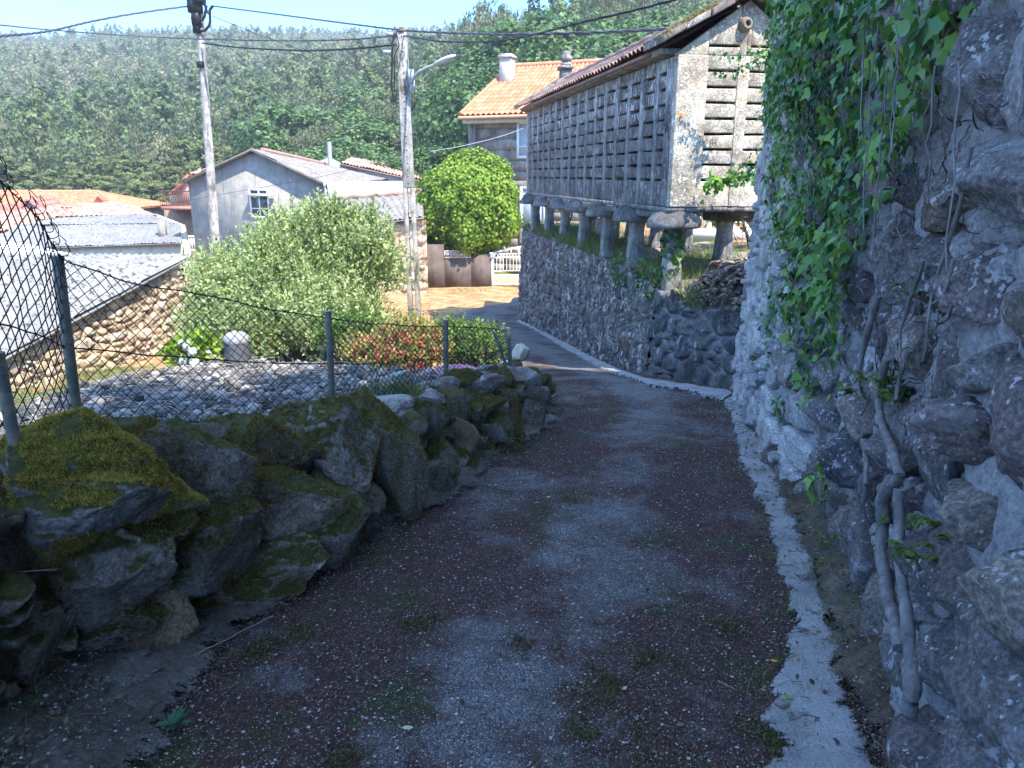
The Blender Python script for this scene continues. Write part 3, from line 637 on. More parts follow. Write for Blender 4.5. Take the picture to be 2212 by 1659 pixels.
# curled, torn top edge at the tall end
for k in range(20):
    u0 = .10+k*.044; p0 = at(np.array([u0]), np.array([1.]))[0]; r = random.uniform(.018, .034)
    tt = np.linspace(-.4, 5.2, 12); lean = random.uniform(-.5, .5)
    tube(mbw, np.stack((p0[0]+r*np.sin(tt)+lean*.02*tt, p0[1]+.02*np.cos(tt*1.3)+.03*tt/5, p0[2]+r*(1-np.cos(tt))-.02), -1), .0018, 4, 0, False)
mbw.build('wire_mesh', MAT_WIRE, fence)
def post(parent, x0, y0, x1, y1, Y, r, mat=MAT_POST):
    mb = MB(); a, b = Wn(x0, y0, Y), Wn(x1, y1, Y); a = a-np.array((0, 0, .15))
    tube(mb, np.linspace(a, b, 6), r, 12); tube(mb, [b-(0, 0, .012), b+(0, 0, .006)], r*1.12, 12)
    for f in (.3, .62, .88):
        c = a+(b-a)*f; t = np.linspace(0, 6.3, 14); tube(mb, np.stack((c[0]+(r+.002)*np.cos(t), c[1]+(r+.002)*np.sin(t), c[2]+.004*np.sin(2*t)), -1), .0022, 4, 0, False)
    return mb.build('post', mat, parent, True)
post(fence, 40, 992, -6, 765, 2.55, .021); post(fence, 168, 940, 124, 556, 3.2, .0225); post(fence, 718, 892, 708, 674, 4.8, .021)
post(fence, 963, 845, 962, 692, 6.6, .023); post(fence, 1106, 803, 1097, 709, 7.6, .020); post(fence, 1112, 806, 1066, 716, 7.55, .014)
F2 = [(835, 712, 838, 690, 15.2), (872, 716, 868, 667, 15.2), (905, 712, 905, 670, 15.3), (930, 706, 932, 680, 15.5), (960, 702, 962, 692, 16)]
fence2 = thing('chain_link_fence', 'short low piece of wire netting at the foot of the concrete lamp pole', 'fence', W(905, 712, 15.3))
m2, _, _ = fence_mesh(F2, .05, 12, .003, .02, 9); m2.build('wire_mesh', MAT_WIRE, fence2)
for a in ((948, 706, 947, 676, 15.7), (838, 712, 840, 690, 15.2)): post(fence2, a[0], a[1], a[2], a[3], a[4], .02)

# =============================== terrace wall and granary
TW = [(3.1, 8.42), (2.74, 8.6), (2.50, 9.2), (2.28, 10.1), (2.18, 10.8), (1.92, 12.2), (1.57, 14.1), (1.0, 16.9), (.33, 20.2), (.30, 20.6), (.8, 21.1), (2.2, 21.4)]
tzt = lambda Q: np.interp(Q[:, 1], [8.4, 8.8, 9.3, 10.1, 10.8, 12, 24], [.14, .10, .0, -.06, .02, .15, .21])
twall = thing('terrace_wall', 'long rubble retaining wall streaked with white lichen under the granary pillars', 'stone wall', (1.6, 14, road(14)))
mbt, WT = rubble(TW[4:], lambda Q: road(Q[:, 1])-.15, tzt, .026, (.34, .22), .055, 21, 1, .5, .5, .14)
mbt.build('rubble_face', MAT_TERR, twall, True)
mbt, WT2 = rubble([(3.1, 8.42), (2.74, 8.6), (2.50, 9.2), (2.28, 10.1), (2.17, 10.9)], lambda Q: road(Q[:, 1])-.15, tzt, .02, (.40, .26), .11, 27, 1, .7, .45, .12)
mbt.build('dark_rubble_corner', MAT_RUB, twall, True)
mb = MB()
tx = np.array([p[0] for p in TW[3:9]]); ty = np.array([p[1] for p in TW[3:9]])
gx_ = axis([(0, 3.0, .08), (3.0, 9, .3), (9, 16, 1.5)]); gy_ = axis([(8.4, 23.5, .12)]); Xt, Yt = np.meshgrid(gx_, gy_)
x0 = np.interp(Yt, ty, tx); x0 = np.where(Yt < 10.8, np.interp(Yt, [8.4, 8.6, 9.2, 10.1, 10.8], [3.1, 2.84, 2.6, 2.36, 2.24]), x0)
Xt = x0+.04+Xt; P = np.stack((Xt, Yt, 0*Xt), -1).reshape(-1, 3)
Zt = np.interp(Yt, [8.4, 9.3, 10.1, 11, 12.2, 24], [.10, -.02, -.06, .05, .14, .20])+.05*fbm(P*2.1, 4, 61).reshape(Xt.shape)+.05*np.clip(Xt-3.5, 0, 9)
mb.add(np.stack((Xt, Yt, Zt), -1).reshape(-1, 3), gridfaces(len(gx_), len(gy_)))
m = M('terrace_grass', .95); n1 = m.noise(.8, 6, .65); n2 = m.noise(6, 7, .75)
m.color(m.mix(m.mask(n1, .44, .56), m.ramp(n2, [(.3, (.05, .075, .02)), (.6, (.15, .17, .05)), (.75, (.28, .26, .11))]), m.ramp(n2, [(.3, (.16, .13, .10)), (.7, (.40, .34, .27))]))); m.bump(n2, .04)
tag(mb.build('terrace_ground', m.m, smooth=True), kind='structure')

HO_ = np.array((2.15, 10.6, 0.)); AV = unit(np.array((-.186, .9826, 0.))); RV = np.array((AV[1], -AV[0], 0.)); ZV = np.array((0, 0, 1.))
HAX = np.array((RV, AV, ZV)); HW, HL = 1.94, 9.45
def H(r, a, z): return HO_+r*RV+a*AV+z*ZV
def hbox(mb, r0, r1, a0, a1, z0, z1, jit=.003, tint=None):
    v = np.array([H(r, a, z) for z in (z0, z1) for r, a in ((r0, a0), (r1, a0), (r1, a1), (r0, a1))]); v = v+rng.normal(0, jit, v.shape)
    hexa(mb, v, random.random() if tint is None else tint)
gran = thing('stone_granary', 'long raised stone granary with slotted walls standing on mushroom pillars', 'granary', H(HW/2, HL/2, 1.0))
Z0, ZE = 1.17, 3.12
rows = [1.53+.2*k for k in range(8)]; SL = .034
def slab_stack(put, z0, zs, z1):
    lo = z0
    for z in zs: put(lo, z-SL/2); lo = z+SL/2
    put(lo, z1)
def sidewall(r0, r1, out):
    mb = MB(); nc = 16; cw = HL/nc
    for k in range(nc+1):
        a0 = k*cw; w = .15 if k not in (0, nc) else .24
        aa, bb = (a0-w/2, a0+w/2) if k not in (0, nc) else ((.004, w) if k == 0 else (HL-w, HL-.004))
        hbox(mb, r0+(out if out < 0 else 0), r1+(out if out > 0 else 0), aa, bb, Z0, ZE, .004, rng.uniform(.72, .98))
    for k in range(nc):
        a0 = k*cw+.07; a1 = (k+1)*cw-.07
        slab_stack(lambda lo, hi: hbox(mb, r0+.004, r1-.004, a0, a1, lo+rng.normal(0, .004), hi+rng.normal(0, .004), .005, rng.uniform(0, .6)), Z0, rows, ZE-.004)
    return mb
soft(sidewall(0, .13, -.002).build('side_wall', MAT_GRAN, gran), .012); soft(sidewall(HW-.13, HW, .002).build('side_wall', MAT_GRAN, gran), .012)
def gable(a0, a1, out):
    mb = MB(); gz = rows+[3.24]
    for r0, r1 in ((0.004, .43), (.87, 1.03), (1.47, HW-.004)):
        hbox(mb, r0, r1, a0-(.012 if out < 0 else 0), a1+(.012 if out > 0 else 0), Z0, 3.12, .003)
    for r0, r1 in ((.42, .88), (1.02, 1.48)):
        slab_stack(lambda lo, hi: hbox(mb, r0, r1, a0, a1, lo, hi, .003), Z0, rows, 3.118)
    # gable triangle, with the topmost pair of slots
    def zr(r): return 3.14+.66*(1-abs(r-HW/2)/(HW/2))
    cuts = [0.0, .43, .87, 1.03, 1.47, HW]
    for r0, r1 in zip(cuts, cuts[1:]):
        lo = 3.12 if (r0, r1) not in ((.43, .87), (1.03, 1.47)) else 3.24+SL/2
        if lo > 3.13: hbox(mb, r0, r1, a0, a1, 3.122, 3.24-SL/2, .002)
        pts = [r0, r1] if not (r0 < HW/2 < r1) else [r0, HW/2, r1]
        for p, q in zip(pts, pts[1:]):
            v = [H(r, a, z) for z in ('b', 't') for r, a, z in ((p, a0, lo if z == 'b' else max(zr(p), lo+.01)), (q, a0, lo if z == 'b' else max(zr(q), lo+.01)), (q, a1, lo if z == 'b' else max(zr(q), lo+.01)), (p, a1, lo if z == 'b' else max(zr(p), lo+.01)))]
            hexa(mb, v, random.random())
    return mb
soft(gable(-.11, .006, -1).build('gable_wall', MAT_GABLE, gran), .012); soft(gable(HL-.006, HL+.11, 1).build('gable_wall', MAT_GABLE, gran), .012)
mb = MB(); hbox(mb, -.0, HW, -.1, HL+.1, 1.10, 1.168)
for r in (.22, HW-.22): hbox(mb, r-.16, r+.16, -.05, HL+.05, .985, 1.098)
mb.build('floor_slab', MAT_PILL, gran)
for s_ in (0, 1):
    mb = MB()
    for k in range(8): hbox(mb, *((-.17-rng.uniform(0, .02), .12) if s_ == 0 else (HW-.12, HW+.17)), k*HL/8+.004, (k+1)*HL/8-.004, 3.125, 3.205, .006)
    soft(mb.build('cornice', MAT_PILL, gran), .015)

def tile_sheet(mb, A, B, C, D, tw=.2, course=.35, amp=.035, step=.025, rough=.0, kind='tile', seed=0, per=6):
    """curved tiles between lower-left A, lower-right B, upper-right C, upper-left D"""
    A, B, C, D = map(np.array, (A, B, C, D)); lu = np.linalg.norm(B-A); lv = np.linalg.norm(D-A)
    nt = max(2, int(lu/tw)); ncs = max(1, int(lv/course)); N = unit(np.cross(B-A, D-A)); N = N if N[2] > 0 else -N
    u = np.arange(nt*per+1)/(nt*per); ph = np.arange(nt*per+1) % per/per
    hu = np.sin(np.arange(nt*per+1)*2*math.pi/per) if kind == 'wave' else np.abs(np.sin(np.arange(nt*per+1)*math.pi/per))*1.6-.6
    vs, hs, ci = [], [], []
    for c in range(ncs):
        for f, hh in ((0, step), (.5, step*.5), (.985, 0.)): vs.append((c+f)/ncs); hs.append(hh); ci.append(c)
    vs, hs, ci = np.array(vs), np.array(hs), np.array(ci)
    Ug, Vg = np.meshgrid(u, vs); ti = np.minimum((np.arange(nt*per+1)/per).astype(int), nt-1)
    rnd = hsh(np.broadcast_to(ti, Ug.shape).ravel(), np.broadcast_to(ci[:, None], Ug.shape).ravel(), np.zeros(Ug.size, int), seed).reshape(Ug.shape)
    Pp = (A*(1-Ug)[..., None]+B*Ug[..., None])*(1-Vg)[..., None]+(D*(1-Ug)[..., None]+C*Ug[..., None])*Vg[..., None]
    off = amp*hu[None]+hs[:, None]+rough*(rnd-.5)
    if rough: off = off+rough*1.5*fbm(Pp.reshape(-1, 3)*.7, 3, seed).reshape(Ug.shape)
    mb.add((Pp+off[..., None]*N).reshape(-1, 3), gridfaces(len(u), len(vs)), rnd.ravel())
    t = .05
    hexa(mb, [A-N*(t+amp), B-N*(t+amp), C-N*(t+amp), D-N*(t+amp), A-N*(amp+.004), B-N*(amp+.004), C-N*(amp+.004), D-N*(amp+.004)], .5)
def tilemat(name, cols, dirt=.4, dirtc=(.10, .08, .06), moss=0.):
    m = M(name, .85); k = len(cols); c = m.ramp(m.attr('tint'), [((i+.5)/k, q) for i, q in enumerate(cols)])
    n = m.noise(9, 7, .7); c = m.mix(m.mul(m.mask(n, .48, .66), dirt), c, dirtc)
    n = m.noise(2.2, 6, .7); c = m.mix(.5, c, m.ramp(n, [(.3, .65), (.7, 1.25)]), 'MULTIPLY')
    if moss: c = m.mix(m.mul(m.mask(m.noise(5, 7, .75), .5, .6), moss), c, (.14, .11, .035))
    m.color(c); m.bump(m.noise(50, 5, .7), .006); return m.m
TILE_ORANGE = tilemat('orange_tile', [(.44, .155, .075), (.50, .195, .10), (.55, .24, .13), (.47, .175, .085)], .15)
TILE_OLD = tilemat('old_tile', [(.30, .15, .10), (.38, .21, .15), (.45, .28, .21), (.33, .19, .15), (.50, .36, .29)], .45, (.24, .20, .16))
TILE_RED = tilemat('red_tile', [(.42, .16, .11), (.48, .20, .14), (.38, .14, .10)], .3, (.2, .13, .1))
TILE_GRAN = tilemat('granary_tile', [(.24, .13, .11), (.32, .19, .16), (.20, .12, .11), (.36, .24, .20)], .55, (.13, .11, .10), .5)
CORR = stonemat('fibre_cement', [(.34, .335, .32), (.38, .37, .355), (.31, .30, .29)], .3, None, 0, 0, 40, .7, .008, .9, (.5, .48, .45), 1.4)
def corrmat(name, base, spot=.5):
    m = M(name, .9); n = m.noise(1.3, 7, .7); b = np.array(base)
    c = m.ramp(n, [(.3, tuple(b*.75)), (.7, tuple(b*1.15))])
    s = m.noise(7, 5, .65); c = m.mix(m.mul(m.mask(s, .555, .60), spot), c, tuple(b*.28))
    s2 = m.noise(26, 4, .7); c = m.mix(m.mul(m.mask(s2, .57, .62), spot*.8), c, (.16, .14, .09)); m.color(c); m.bump(m.noise(60, 4, .7), .005); return m.m
CORR_NEAR = corrmat('corrugated_cement_near', (.22, .215, .205), 1.); CORR_GREY = corrmat('corrugated_cement', (.21, .205, .20), .8); CORR_TAN = corrmat('corrugated_cement_tan', (.23, .205, .18), .8)
mb = MB(); rp = 3.86
tile_sheet(mb, H(-.26, .38, 3.215), H(-.26, HL-.2, 3.215), H(HW/2, HL-.2, rp), H(HW/2, .38, rp), .17, .36, .035, .03, .02, seed=4)
tile_sheet(mb, H(HW+.26, HL-.2, 3.215), H(HW+.26, .38, 3.215), H(HW/2, .38, rp), H(HW/2, HL-.2, rp), .17, .36, .035, .03, .02, seed=5)
tube(mb, [H(HW/2, a, rp+.03+.012*math.sin(a*9)) for a in np.arange(.3, HL-.1, .12)], .085, 8, .4)
mb.build('tile_roof', TILE_GRAN, gran)
def coping(a0, a1):
    mb = MB()
    for sgn in (-1, 1):
        pts = [(HW/2+sgn*(HW/2+.30)*(1-f), 3.19+.70*f) for f in np.linspace(0, 1, 5)]
        for (r0, z0), (r1, z1) in zip(pts, pts[1:]):
            d = rng.uniform(-.012, .02); lo, hi = sorted((r0, r1)); zl, zh = (z0, z1) if r0 < r1 else (z1, z0)
            v = [H(lo+.006, a0, zl+d), H(hi-.006, a0, zh+d), H(hi-.006, a1, zh+d), H(lo+.006, a1, zl+d), H(lo+.006, a0, zl+d+.10), H(hi-.006, a0, zh+d+.10), H(hi-.006, a1, zh+d+.12), H(lo+.006, a1, zl+d+.12)]
            hexa(mb, np.array(v)+rng.normal(0, .006, (8, 3)), random.random())
    return mb
MAT_COPE = stonemat('mossy_coping', [(.22, .20, .17), (.28, .26, .23), (.18, .16, .14)], .7, None, .40, 0, 60, 1.2, .014, .92, (.72, .70, .66), 2.)
cop = soft(coping(-.34, .42).build('coping', MAT_COPE, gran), .02); soft(coping(HL-.2, HL+.3).build('coping', MAT_COPE, gran), .02)
mbg = MB()
for sgn in (-1, 1):                                     # dry moss tufts along the coping
    f = rng.random(5200); a = rng.uniform(-.34, .42, 5200); r = HW/2+sgn*(HW/2+.30)*(1-f); z = 3.30+.70*f
    P = H(0, 0, 0)+r[:, None]*RV+a[:, None]*AV+z[:, None]*ZV; k = fbm(P*4, 4, 12) > -.08; P = P[k]
    T = unit(rdir(len(P))*.8+np.array((0, 0, .8))); leaves(mbg, P-(0, 0, .01), T, rdir(len(P)), rng.uniform(.015, .055, len(P)), TRI, .4)
mbg.build('dry_moss', leafmat('dry_moss', [(.10, .07, .02), (.20, .14, .04), (.30, .22, .08), (.14, .12, .03)], .2, .9), gran)['kind'] = 'stuff'
# pinnacle at the far end of the ridge, round stone boss in the near gable
mb = MB(); q = H(HW/2, HL-.05, 0)
for z0, z1, w in ((3.88, 4.14, .26), (4.142, 4.22, .36), (4.222, 4.30, .2)): box(mb, (q[0], q[1], (z0+z1)/2), (w, w, z1-z0), .19, .01, random.random())
lathe(mb, (q[0], q[1], 4.30), [(.07, 0), (.15, .05), (.17, .12), (.10, .19), (.13, .24), (.05, .27), (0, .27)], 14, .3)
mb.build('pinnacle', MAT_COPE, gran, False)
mb = MB(); q = H(HW/2-.06, -.11, 3.50); yv = -AV
ring = [(.035, .05), (.035, .10), (.065, .10), (.085, .06), (.10, .0), (.10, -.05)]
t = np.arange(18)*2*math.pi/18
vv = np.array([[q+yv*d+r*(math.cos(a)*RV+math.sin(a)*ZV) for a in t] for r, d in ring]).reshape(-1, 3)
mb.add(vv, gridfaces(18, len(ring), True), .3); box(mb, q+yv*.05, (.068, .02, .068), 0, 0, 0, 0, HAX)
mb.build('stone_boss', plain('rusty_stone', (.20, .16, .13), .9, .4, 20, 0, .01), gran, True)
# pillars with their caps
def pillar_mb(h, w0, w1):
    mb = MB(); pr = [(w0*1.12, 0), (w0, .16), (w1*.94, h*.75), (w1, h*.88), (w1*1.12, h)]
    t = np.array([22.5+45*k for k in range(8)])*math.pi/180; sq = np.where(np.arange(8) % 2 == 0, 1., 1.)
    V = []
    for r, z in pr:
        c = r*.30; V.append([(r-c, -r, z), (r, -r+c, z), (r, r-c, z), (r-c, r, z), (-r+c, r, z), (-r, r-c, z), (-r, -r+c, z), (-r+c, -r, z)])
    V = np.array(V).reshape(-1, 3)+rng.normal(0, .004, (40, 3)); mb.add(V @ HAX, gridfaces(8, 5, True), random.random()); return mb
ncap = [0]
def cap_mb(kind):
    mb = MB(); V, F = rock_verts(3, 5 if kind else 8, 0, .02)
    if kind == 0:
        u = unit(V); u[:, :2] = np.sign(u[:, :2])*np.abs(u[:, :2])**.8; V = u*np.array((.40, .38, .24))*(1+.10*fbm(u*2.3+ncap[0]*3, 4, ncap[0], .65))[:, None]; ncap[0] += 1; V[:, 2] = np.where(u[:, 2] < 0, np.maximum(V[:, 2], -.045), V[:, 2]); V = V*(1+.05*fbm(V*5, 3, 3))[:, None]
        mb.add(V+np.array((0, 0, .06)), F, .4)
    else:
        hexa(mb, np.array([(-.24, -.24, 0), (.24, -.24, 0), (.24, .24, 0), (-.24, .24, 0), (-.33, -.33, .15), (.33, -.33, .15), (.33, .33, .15), (-.33, .33, .15)]) @ HAX, .5)
    return mb
npil = 7
for side, r in ((0, .20), (1, HW-.20)):
    for k in range(npil):
        a = .16+k*(HL-.32)/(npil-1); q = H(r, a, 0)
        zb = np.interp(q[1], [10.2, 11, 12.2, 24], [-.12, .02, .14, .2])
        if side == 0 and k == 0: zb = -.16
        top = .985; kind = 1 if side == 1 and k == 0 else 0
        e = bpy.data.objects.new('pillar', None); 
        mbp = pillar_mb(top-.12-zb, (.14 if k < 2 else .115), (.112 if k < 2 else .098))
        o = mbp.build('pillar', MAT_PILL, gran, False, True); o.location = tuple(np.array((q[0], q[1], zb))-np.array(gran.location)); bpy.data.objects.remove(e)
        c = cap_mb(kind); dz = top-.12-zb
        cc = c.build('cap', MAT_CAP if not kind else MAT_GABLE, o, not kind, True); cc.location = (0, 0, dz-(.0 if kind else .005)); cc.rotation_euler = (0, 0, 0 if kind else random.uniform(0, 6))
        if kind: cc.scale = (1, 1, .8)
# =============================== houses of the village
def wallq(mb, A, B, z0, z1, th=.3, a=0.):
    """an upright wall slab from A to B (plan points), thickness goes away from the viewer"""
    A = np.array(A[:2], float); B = np.array(B[:2], float); d = unit(B-A); n = np.array((-d[1], d[0]));
    if n[1] < 0: n = -n
    p = [A, B, B+n*th, A+n*th]; z1 = (z1, z1) if np.isscalar(z1) else z1
    zt = [z1[0], z1[1], z1[1], z1[0]]
    hexa(mb, [(*q, z0) for q in p]+[(*q, z) for q, z in zip(p, zt)], a); return n
def win(parent, A, d, n, w, h, z, frame_mat, glass_mat, bars=(1, 0), name='window', proud=.03, fw=.07):
    """window: frame with a pane inside; A is its lower left corner in plan, d along the wall, n into the wall"""
    f = MB(); A = np.array(A[:2], float)
    def bx(u0, u1, v0, v1, o0, o1, m):
        p = [A+d*u0+n*o0, A+d*u1+n*o0, A+d*u1+n*o1, A+d*u0+n*o1]; hexa(m, [(*q, z+v0) for q in p]+[(*q, z+v1) for q in p])
    bx(0, fw, 0, h, -proud, .06, f); bx(w-fw, w, 0, h, -proud, .06, f); bx(fw, w-fw, 0, fw, -proud, .06, f); bx(fw, w-fw, h-fw, h, -proud, .06, f)
    for k in range(bars[0]): u = w*(k+1)/(bars[0]+1); bx(u-fw*.4, u+fw*.4, fw, h-fw, -proud*.8, .05, f)
    for k in range(bars[1]): v = h*(.32 if bars[1] == 1 else (k+1)/(bars[1]+1)); bx(fw, w-fw, v-.02, v+.02, -proud*.7, .045, f)
    fo = f.build(name, frame_mat, parent)
    g = MB(); bx(fw, w-fw, fw, h-fw, -.005, .02, g); g.build('pane', glass_mat, fo); return fo
WHITE = plain('white_paint', (.78, .78, .76), .5, .06, 3)
GLASS = M('window_glass', .08); GLASS.color((.045, .055, .065)); GLASS.bsdf.inputs['Specular IOR Level'].default_value = .7; GLASS = GLASS.m
CURT = plain('curtain_glass', (.40, .45, .48), .25, .15, 4)
def render_mat(name, c, dark=.35, stain=.5):
    m = M(name, .92); c = np.array(c); n = m.noise(2.2, 8, .7); b = m.ramp(n, [(.3, tuple(c*(1-dark))), (.7, tuple(c*1.08))])
    s = m.noise(5, 6, .7, (1, 1, .12)); b = m.mix(m.mul(m.mask(s, .54, .68), stain), b, tuple(c*.4)); m.color(b); m.bump(m.noise(30, 6, .7), .008); return m.m
GREYR = render_mat('grey_render', (.33, .30, .255), .45, .75); SALMON = render_mat('salmon_render', (.55, .33, .22), .15, .2); WHITER = render_mat('old_whitewash', (.62, .60, .55), .3, .5); BROWNR = render_mat('shaded_stained_render', (.15, .115, .095), .45, .7); CREAM = render_mat('cream_render', (.62, .54, .40), .25, .5)  # BROWNR: brown darkened to carry the round tree's shade, under stain streaks

# tile roofed stone house behind the granary
hA = W(1022, 257, 34); e = unit(np.array((.93, -.37))); nn = np.array((.37, .93)); d3 = np.array((e[0], e[1], 0)); n3 = np.array((nn[0], nn[1], 0))
house = thing('stone_house', 'two storey stone house with orange tiled roof and chimney behind the granary', 'house', (hA[0]+4*e[0]+3*nn[0], hA[1]+4*e[1]+3*nn[1], -2.6))
zt_ = 4.15; mb = MB(); A2 = hA[:2]; LW = 9.5; DP = 8.
# ashlar courses: real blocks proud of the wall
z = -2.7; rowi = 0
wallq(mb, A2+nn*.06, A2+e*LW+nn*.06, -2.8, zt_, .3, .3)
while z < zt_-.2:
    hgt = rng.uniform(.34, .46); u = -rng.uniform(0, .4)
    while u < LW:
        w = rng.uniform(.6, 1.25); u0, u1 = max(u, 0), min(u+w-.018, LW)
        if u1-u0 > .05: wallq(mb, A2+e*u0+nn*rng.uniform(0, .015), A2+e*u1+nn*rng.uniform(0, .015), z, min(z+hgt-.016, zt_-.01), .055, random.random())
        u += w
    z += hgt
for P0, P1 in ((A2+nn*.1, A2+nn*DP), (A2+e*LW+nn*.1, A2+e*LW+nn*DP), (A2+nn*DP, A2+e*LW+nn*DP)): wallq(mb, P0, P1, -2.8, zt_-.02, .3, .5)
mb.build('wall', MAT_ASHLAR, house)
rA = W(994, 250, 33.5); rD = W(1103, 145, 38.2); rC = rD+d3*8.6; rB = rA+d3*(LW+1.2); rE = rA+n3*(DP+1.2); rF = rB+n3*(DP+1.2)
mb = MB(); tile_sheet(mb, rA, rB, rC, rD, .24, .42, .05, .03, 0, seed=3); tile_sheet(mb, rF, rE, rD, rC, .24, .42, .05, .03, 0, seed=6); tile_sheet(mb, rE, rA, rD, rD+(0, 0, .01), .24, .42, .05, .03, 0, seed=7); tile_sheet(mb, rB, rF, rC+(0, 0, .01), rC, .24, .42, .05, .03, 0, seed=8)
tube(mb, [rD+d3*t+(0, 0, .05) for t in np.linspace(0, 8.6, 12)], .11, 8, .6); tube(mb, [rA+(rD-rA)*t+np.array((0, 0, .05)) for t in np.linspace(0, 1, 10)], .1, 8, .3)
ro = mb.build('roof', TILE_ORANGE, house)
mb = MB(); q = (rA+(rD-rA)*.66+d3*.55+n3*.2); cz0, cz1 = q[2]-.5, W(1090, 126, q[1])[2]
box(mb, (q[0], q[1], (cz0+cz1)/2), (.56, .56, cz1-cz0), -.38, 0, .3)
box(mb, (q[0], q[1], cz1+.05), (.68, .68, .10), -.38, 0, .5); box(mb, (q[0], q[1], cz1+.14), (.5, .5, .06), -.38, 0, .9)
mb.build('chimney', plain('chimney_stone', (.40, .35, .30), .9, .25, 5, 0, .01), ro)
mb = MB(); tube(mb, [rA+d3*t-n3*.06+np.array((0, 0, -.10)) for t in np.linspace(-.05, LW+1.2, 8)], .075, 8); mb.build('gutter_pipe', plain('copper_gutter', (.45, .26, .15), .5), house, True)
mb = MB(); hexa(mb, [tuple(p+np.array((0, 0, dz))) for dz in (-.30, -.17) for p in (rA+d3*.05+n3*.1, rB-d3*.05+n3*.1, rB-d3*.05+n3*.9, rA+d3*.05+n3*.9)]); mb.build('eaves', CREAM, house)
mb = MB(); tube(mb, [np.array((*(A2+e*.12-nn*.07), z)) for z in (-2.5, 0, 2, 3.7)], .04, 8); mb.build('drainpipe', plain('brown_pipe', (.16, .11, .09), .5), house, True)
w0 = W(1112, 342, 33)
t_ = np.dot(w0[:2]-A2, e); win(house, A2+e*t_, e, nn, 1.35, 1.5, W(1112, 342, 33.2)[2], WHITE, CURT, (1, 1), proud=.05, fw=.1)
dr = win(house, A2+e*(t_+.15), e, nn, 1.2, 2.4, -1.3, WHITE, CURT, (1, 1), 'door', .05, .12)

# grey rendered house with old sheet roof
gL, gR, gA = W(410, 392, 37), W(714, 402, 34), W(552, 327, 35.6)
ghouse = thing('farmhouse', 'grey rendered gabled house with patched sheet roof behind the silvery bush', 'house', (gA[0], gA[1]+3, -2.9))
bk = unit(np.array((.04, 1., 0))); LG = 12.
dg = unit(gR[:2]-gL[:2]); ng = np.array((-dg[1], dg[0]))
mb = MB()
def gable_wall(mb, L, A, Rr, zb, th, dirv):
    v = np.array([(L[0], L[1], zb), (Rr[0], Rr[1], zb), Rr, A, L], float); w = v+np.array(dirv)*th
    V = np.vstack((v, w)); mb.add(V, [(0, 1, 2, 4), (5, 9, 7, 6), (0, 5, 6, 1), (1, 6, 7, 2), (4, 9, 5, 0), (2, 7, 8, 3), (3, 8, 9, 4)], .4); mb.more_faces([(4, 2, 3), (9, 8, 7)])
gable_wall(mb, gL, gA, gR, -3.6, .3, (ng[0], ng[1], 0)); gable_wall(mb, gL+bk*LG, gA+bk*LG, gR+bk*LG, -3.6, .3, (0, .9, 0))
wallq(mb, gL+bk*.32, gL+bk*LG, -3.6, (gL[2], gL[2]), .25); wallq(mb, gR+bk*.32-(.25, 0, 0), gR+bk*LG-(.25, 0, 0), -3.6, (gR[2]-.1, gR[2]-.2), .2)
mb.build('wall', GREYR, ghouse)
f3 = np.array((ng[0], ng[1], 0))
aF, aB = gA-f3*.35+(0, 0, .12), gA+bk*LG+(0, 0, -.5); lF = gL+(gL-gA)*.1-f3*.35+(0, 0, .1); rF_ = gR+(gR-gA)*.07-f3*.35+(0, 0, .1)
lB = lF+bk*(LG+.4); rB_ = rF_+bk*(LG+.4)+(0, 0, .25)
mb = MB(); tile_sheet(mb, rF_, rB_, aB, aF, .17, 1.5, .024, .02, .02, 'wave', 11, 4); tile_sheet(mb, lB, lF, aF, aB, .17, 1.5, .024, .02, .02, 'wave', 12, 4)
ro = mb.build('roof', CORR_TAN, ghouse)
mb = MB(); tube(mb, [aF+(aB-aF)*t+np.array((0, 0, .05)) for t in np.linspace(.12, 1, 10)], .12, 8, .3); mb.build('ridge_tiles', TILE_OLD, ro)
mb = MB(); q = W(712, 345, 46); tube(mb, [q-(0, 0, .8), W(711, 306, 46)], .13, 10); mb.build('flue_pipe', plain('cement_pipe', (.3, .3, .28), .9), ro)
w0 = gL+(gR-gL)*.44; win(ghouse, (w0-f3*.02)[:2], dg, ng, 1.1, 1.3, W(545, 470, 35.5)[2], WHITE, GLASS, (1, 1), proud=.05)
mb = MB(); q = W(566, 421, 35.3)
box(mb, q-f3*.12, (1.4, .3, .1), math.atan2(dg[1], dg[0])); mb.build('window_lintel', WHITER, ghouse)
mb = MB(); q = W(704, 395, 33.8); box(mb, q-f3*.1, (.12, .1, .3)); tube(mb, [q-f3*.08, q+np.array((0, -.1, -1.)), q+np.array((-.6, -.1, -2.3))], .03, 6); mb.build('meter_box', WHITE, ghouse)
# low wing beyond it, under old tiles
wing = thing('outbuilding', 'long whitewashed outbuilding with low old tiled roof beyond the grey house', 'outbuilding', W(830, 400, 47)-(0, 0, 4))
a, b, c, d = W(735, 352, 47), W(925, 392, 44), W(935, 372, 50), W(760, 340, 53)
mb = MB(); wallq(mb, a+(0, .4, 0), b+(0, .4, 0), -3.4, (a[2]-.12, b[2]-.12), .3); wallq(mb, d, c, -3.4, (d[2]-.3, c[2]-.3), .3); mb.build('wall', WHITER, wing)
mb = MB(); tile_sheet(mb, a, b, c, d, .24, .5, .05, .03, .05, seed=21); mb.build('roof', TILE_OLD, wing)
# stepped back wall under the sheet roof
mb = MB(); box(mb, W(790, 425, 33), (3.2, .25, 1.3)); wa = mb.build('shed_wall', WHITER, ghouse)

